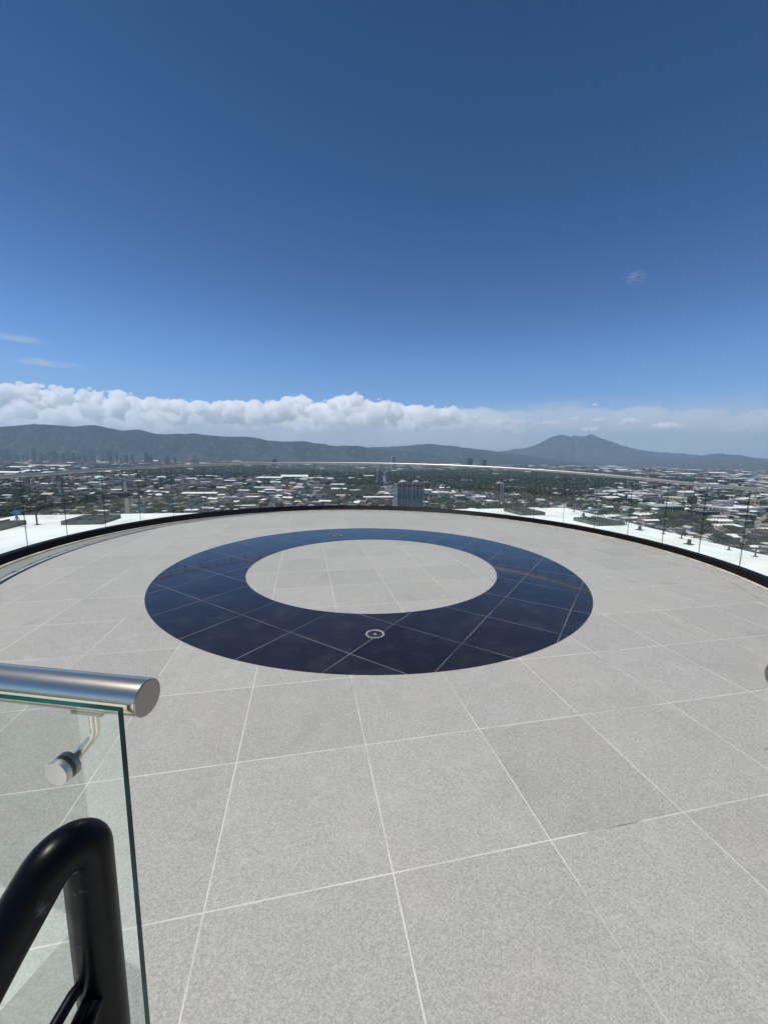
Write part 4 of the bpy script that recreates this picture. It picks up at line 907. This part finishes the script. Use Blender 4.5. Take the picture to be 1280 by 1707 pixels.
def settle(items, grp=None):
    by = {}
    for o, x, lab in items: by.setdefault(lab, []).append((x, o))
    for lab, l in by.items():
        l.sort(key=lambda q: q[0])
        for j, (x, o) in enumerate(l):
            if len(l) == 1: o['label'] = lab
            elif j == 0: o['label'] = 'leftmost '+lab
            elif j == len(l)-1: o['label'] = 'rightmost '+lab
            elif j < 20: o['label'] = f'{lab}, {ORD[j]} from left'
            else: o['label'] = f'{lab}, {ORD[max(0, len(l)-1-j)] if len(l)-1-j < 20 else "one"} from right'
            if grp: o['group'] = grp
items = []
for o, x, y, rf, nm, h, wl_ in bobjs:
    o['category'] = 'building' if nm == 'workshop' else 'house'
    items.append((o, x, f'{"tall" if h > 6.5 else "low"} {wl_} {nm} with {rf} {where(x, y)}'))
settle(items, 'houses and workshops in the city below')
settle([(t, x, f'{kd} tree {where(x, y)}') for t, x, y, kd in tree_objs])
its = [(o, o['_px'], o['_base']) for o in bpy.data.objects if '_base' in o]
settle(its)
for o, _, _ in its: del o['_px']; del o['_base']

# ------------------------------------------------------------------ cumulus bank beyond the mountains
M_CLOUD, nt, o = mat('cloud_vapour'); k = NT(nt)
pv = k.n('ShaderNodeVolumePrincipled'); pv.inputs['Color'].default_value = (1, 1, 1, 1); pv.inputs['Density'].default_value = 0.0065; pv.inputs['Anisotropy'].default_value = 0.1
nt.links.new(pv.outputs[0], o.inputs['Volume'])
M_CLOUD2 = M_CLOUD.copy(); M_CLOUD2.node_tree.nodes['Principled Volume'].inputs['Density'].default_value = 0.010
def cloud_bank(name, rows, seed, vox=60.0):
    r = np.random.default_rng(seed); bv, bf = I2; V, Fc = [], []; b = 0
    def ball(c, s, fl=1.0):
        nonlocal b
        V.append(bv*np.array([s, s, s*fl])+np.array(c)); Fc.append(bf+b); b += len(bv)
    for prof, Y, base, cover, amp in rows:
        pxs = [q[0] for q in prof]; tops = [q[1] for q in prof]; x = pxs[0]; m1 = Y/F
        while x < pxs[-1]:
            wpile = r.uniform(14, 34)
            if r.random() < cover:
                top = np.interp(x, pxs, tops)+r.uniform(-1, 1)*amp; bs = base+r.uniform(-3, 3); H = max(bs-top, 6); yo = r.uniform(0, 1500)
                for j in range(int(5+wpile/4)):            # body: rounds resting on a level base
                    u = r.uniform(-1, 1); loc = np.interp(x+u*wpile*0.6, pxs, tops) if amp < 2.5 else top; Hl = max(bs-loc, 6)*(1-0.35*u*u)
                    s = r.uniform(0.22, 0.40)*min(Hl, 46); z = bs-s*0.5-(Hl-s*1.4)*r.random(); q = at_depth(x+u*wpile*0.6, z, Y+yo+r.uniform(-500, 500)); ball(q, s*m1, 0.78)
                for j in range(int(6+wpile/3)):            # knobs
                    u = r.uniform(-1, 1); loc = np.interp(x+u*wpile*0.6, pxs, tops) if amp < 2.5 else top; Hl = max(bs-loc, 6)*(1-0.3*u*u)
                    s = r.uniform(2.2, 6.5)*min(1, Hl/24); q = at_depth(x+u*wpile*0.6, bs-Hl+s*r.uniform(1.2, 2.5)+Hl*0.35*r.random()**2, Y+yo+r.uniform(-700, 500)); ball(q, s*m1, 0.85)
            x += wpile*r.uniform(0.55, 0.8)
    me = np_mesh(name, np.concatenate(V), np.concatenate(Fc), [M_CLOUD], smooth=True); o = link(name, me)
    rm = o.modifiers.new('remesh', 'REMESH'); rm.mode = 'VOXEL'; rm.voxel_size = vox; rm.use_smooth_shade = True
    for i, (sz, st) in enumerate(((520, 260), (210, 170), (90, 70))):
        tx = bpy.data.textures.new(f'billow{i}', 'CLOUDS'); tx.noise_scale = sz; tx.noise_depth = 2
        dm = o.modifiers.new(f'billow{i}', 'DISPLACE'); dm.texture = tx; dm.strength = st; dm.mid_level = 0.5; dm.texture_coords = 'GLOBAL'
    return o
CL = [(-170, 650), (-60, 640), (0, 636), (60, 633), (130, 641), (185, 645), (215, 648), (235, 658), (270, 660), (290, 658), (320, 661), (350, 665), (370, 663), (400, 662), (440, 664), (470, 663), (485, 656), (497, 650), (510, 655), (522, 665), (545, 663), (558, 656), (572, 650), (590, 648), (605, 652), (617, 661), (635, 660), (650, 664), (672, 672), (700, 671), (730, 670), (752, 673), (765, 684), (800, 694), (850, 700), (900, 707)]
C2 = [(-150, 672), (0, 668), (150, 674), (300, 683), (450, 684), (600, 682), (700, 690), (800, 694), (860, 700)]
C3 = [(-150, 690), (0, 690), (200, 694), (400, 700), (600, 700), (800, 708), (880, 712)]
c2_ = cloud_bank('cloud_bank', [(C2, 20000, 712, 0.55, 9.0), (C3, 18800, 722, 0.42, 7.0)], 14, 70.0)
m_ = M_CLOUD.copy(); m_.node_tree.nodes['Principled Volume'].inputs['Density'].default_value = 0.0042; c2_.data.materials[0] = m_
tag(c2_, 'soft grey broken cloud hanging in front of the tall cumulus bank', 'clouds', kind='stuff')
c = cloud_bank('cloud_bank', [(CL, 21500, 706, 1.0, 1.5)], 5, 52.0); tag(c, 'long white cumulus cloud bank piled up behind the mountains', 'clouds', kind='stuff')
def veil(name, x0, x1, ytop, ybot, Y, dens, seed, label):
    """a thin level sheet of stratus with a ragged upper side"""
    r = np.random.default_rng(seed); bv, bf = I2; V, Fc = [], []; b = 0; m1 = Y/F
    n = int((x1-x0)/9)
    for i in range(n):
        x = r.uniform(x0, x1); e_ = min(1, (x-x0)/60+0.25, (x1-x)/60+0.25); yy = ytop+(ybot-ytop)*r.uniform(0.2, 0.85)
        s = (ybot-ytop)*0.5*e_*r.uniform(0.6, 1.0); q = at_depth(x, yy, Y+r.uniform(-400, 400)); V.append(bv*np.array([s*m1*2.6, s*m1*2.0, s*m1*0.75])+np.array(q)); Fc.append(bf+b); b += len(bv)
    mm = M_CLOUD.copy(); mm.node_tree.nodes['Principled Volume'].inputs['Density'].default_value = dens
    o = link(name, np_mesh(name, np.concatenate(V), np.concatenate(Fc), [mm])); rm = o.modifiers.new('remesh', 'REMESH'); rm.mode = 'VOXEL'; rm.voxel_size = 90
    tx = bpy.data.textures.new('ragged', 'CLOUDS'); tx.noise_scale = 900; tx.noise_depth = 3; dm = o.modifiers.new('ragged', 'DISPLACE'); dm.texture = tx; dm.strength = 500; dm.texture_coords = 'GLOBAL'
    return tag(o, label, 'clouds', kind='stuff')
veil('cloud_veil', -200, 860, 682, 748, 24500, 0.00035, 3, 'pale grey cloud base and rain haze under the cumulus bank')
veil('cloud_veil', 740, 1420, 680, 716, 23500, 0.00042, 4, 'thin pale sheet of cloud stretched over the volcano to the right')
for i, (px_, py_, w, h, lb) in enumerate(((1050, 704, 30, 6, 'small white cloud above the right shoulder of the volcano'), (1108, 712, 44, 8, 'flat white cloud right of the volcano, widest of the small ones'), (990, 716, 22, 4, 'small white cloud touching the volcano summit'), (1000, 701, 22, 4, 'small white cloud over the volcano, upper of the two'), (915, 705, 22, 4, 'small white cloud up left of the volcano'), (973, 717, 12, 4, 'tiny white cloud at the left of the volcano summit'), (957, 698, 16, 3, 'thin white cloud above the left volcano peak'), (992, 675, 8, 1.8, 'tiny white cloud highest above the volcano'))):
    r = np.random.default_rng(60+i); bv, bf = I2; V, Fc = [], []; b = 0; Yc = 19000
    for j in range(16):
        u = r.uniform(-1, 1); s = 1.9*h*r.uniform(0.35, 0.65)*(1-0.5*abs(u)); q = at_depth(px_+u*w/2, py_-s*0.5+h*0.3, Yc+r.uniform(-300, 300)); V.append(bv*np.array([s*Yc/F*1.5, s*Yc/F, s*Yc/F*0.8])+np.array(q)); Fc.append(bf+b); b += len(bv)
    o = link('cloud', np_mesh('cloud', np.concatenate(V), np.concatenate(Fc), [M_CLOUD2]))
    rm = o.modifiers.new('remesh', 'REMESH'); rm.mode = 'VOXEL'; rm.voxel_size = 24; rm.use_smooth_shade = True
    for sz, st in ((260, 190), (90, 90), (45, 45)):
        tx = bpy.data.textures.new('wisp', 'CLOUDS'); tx.noise_scale = sz; tx.noise_depth = 2; dm = o.modifiers.new('wisp', 'DISPLACE'); dm.texture = tx; dm.strength = st; dm.texture_coords = 'GLOBAL'
    tag(o, lb, 'cloud', 'small clouds round the volcano')

# ------------------------------------------------------------------ haze
m, nt, o = mat('pale_haze'); k = NT(nt)
pv = k.n('ShaderNodeVolumePrincipled'); pv.inputs['Color'].default_value = (0.55, 0.77, 0.98, 1); pv.inputs['Density'].default_value = 6.6e-5; pv.inputs['Anisotropy'].default_value = 0.2
nt.links.new(pv.outputs[0], o.inputs['Volume'])
mb = MB(); mb.box((0, 6300, GZ-1.5), (30400, 18800, 1010-GZ)); hz = mb.build('haze', m); tag(hz, kind='stuff')
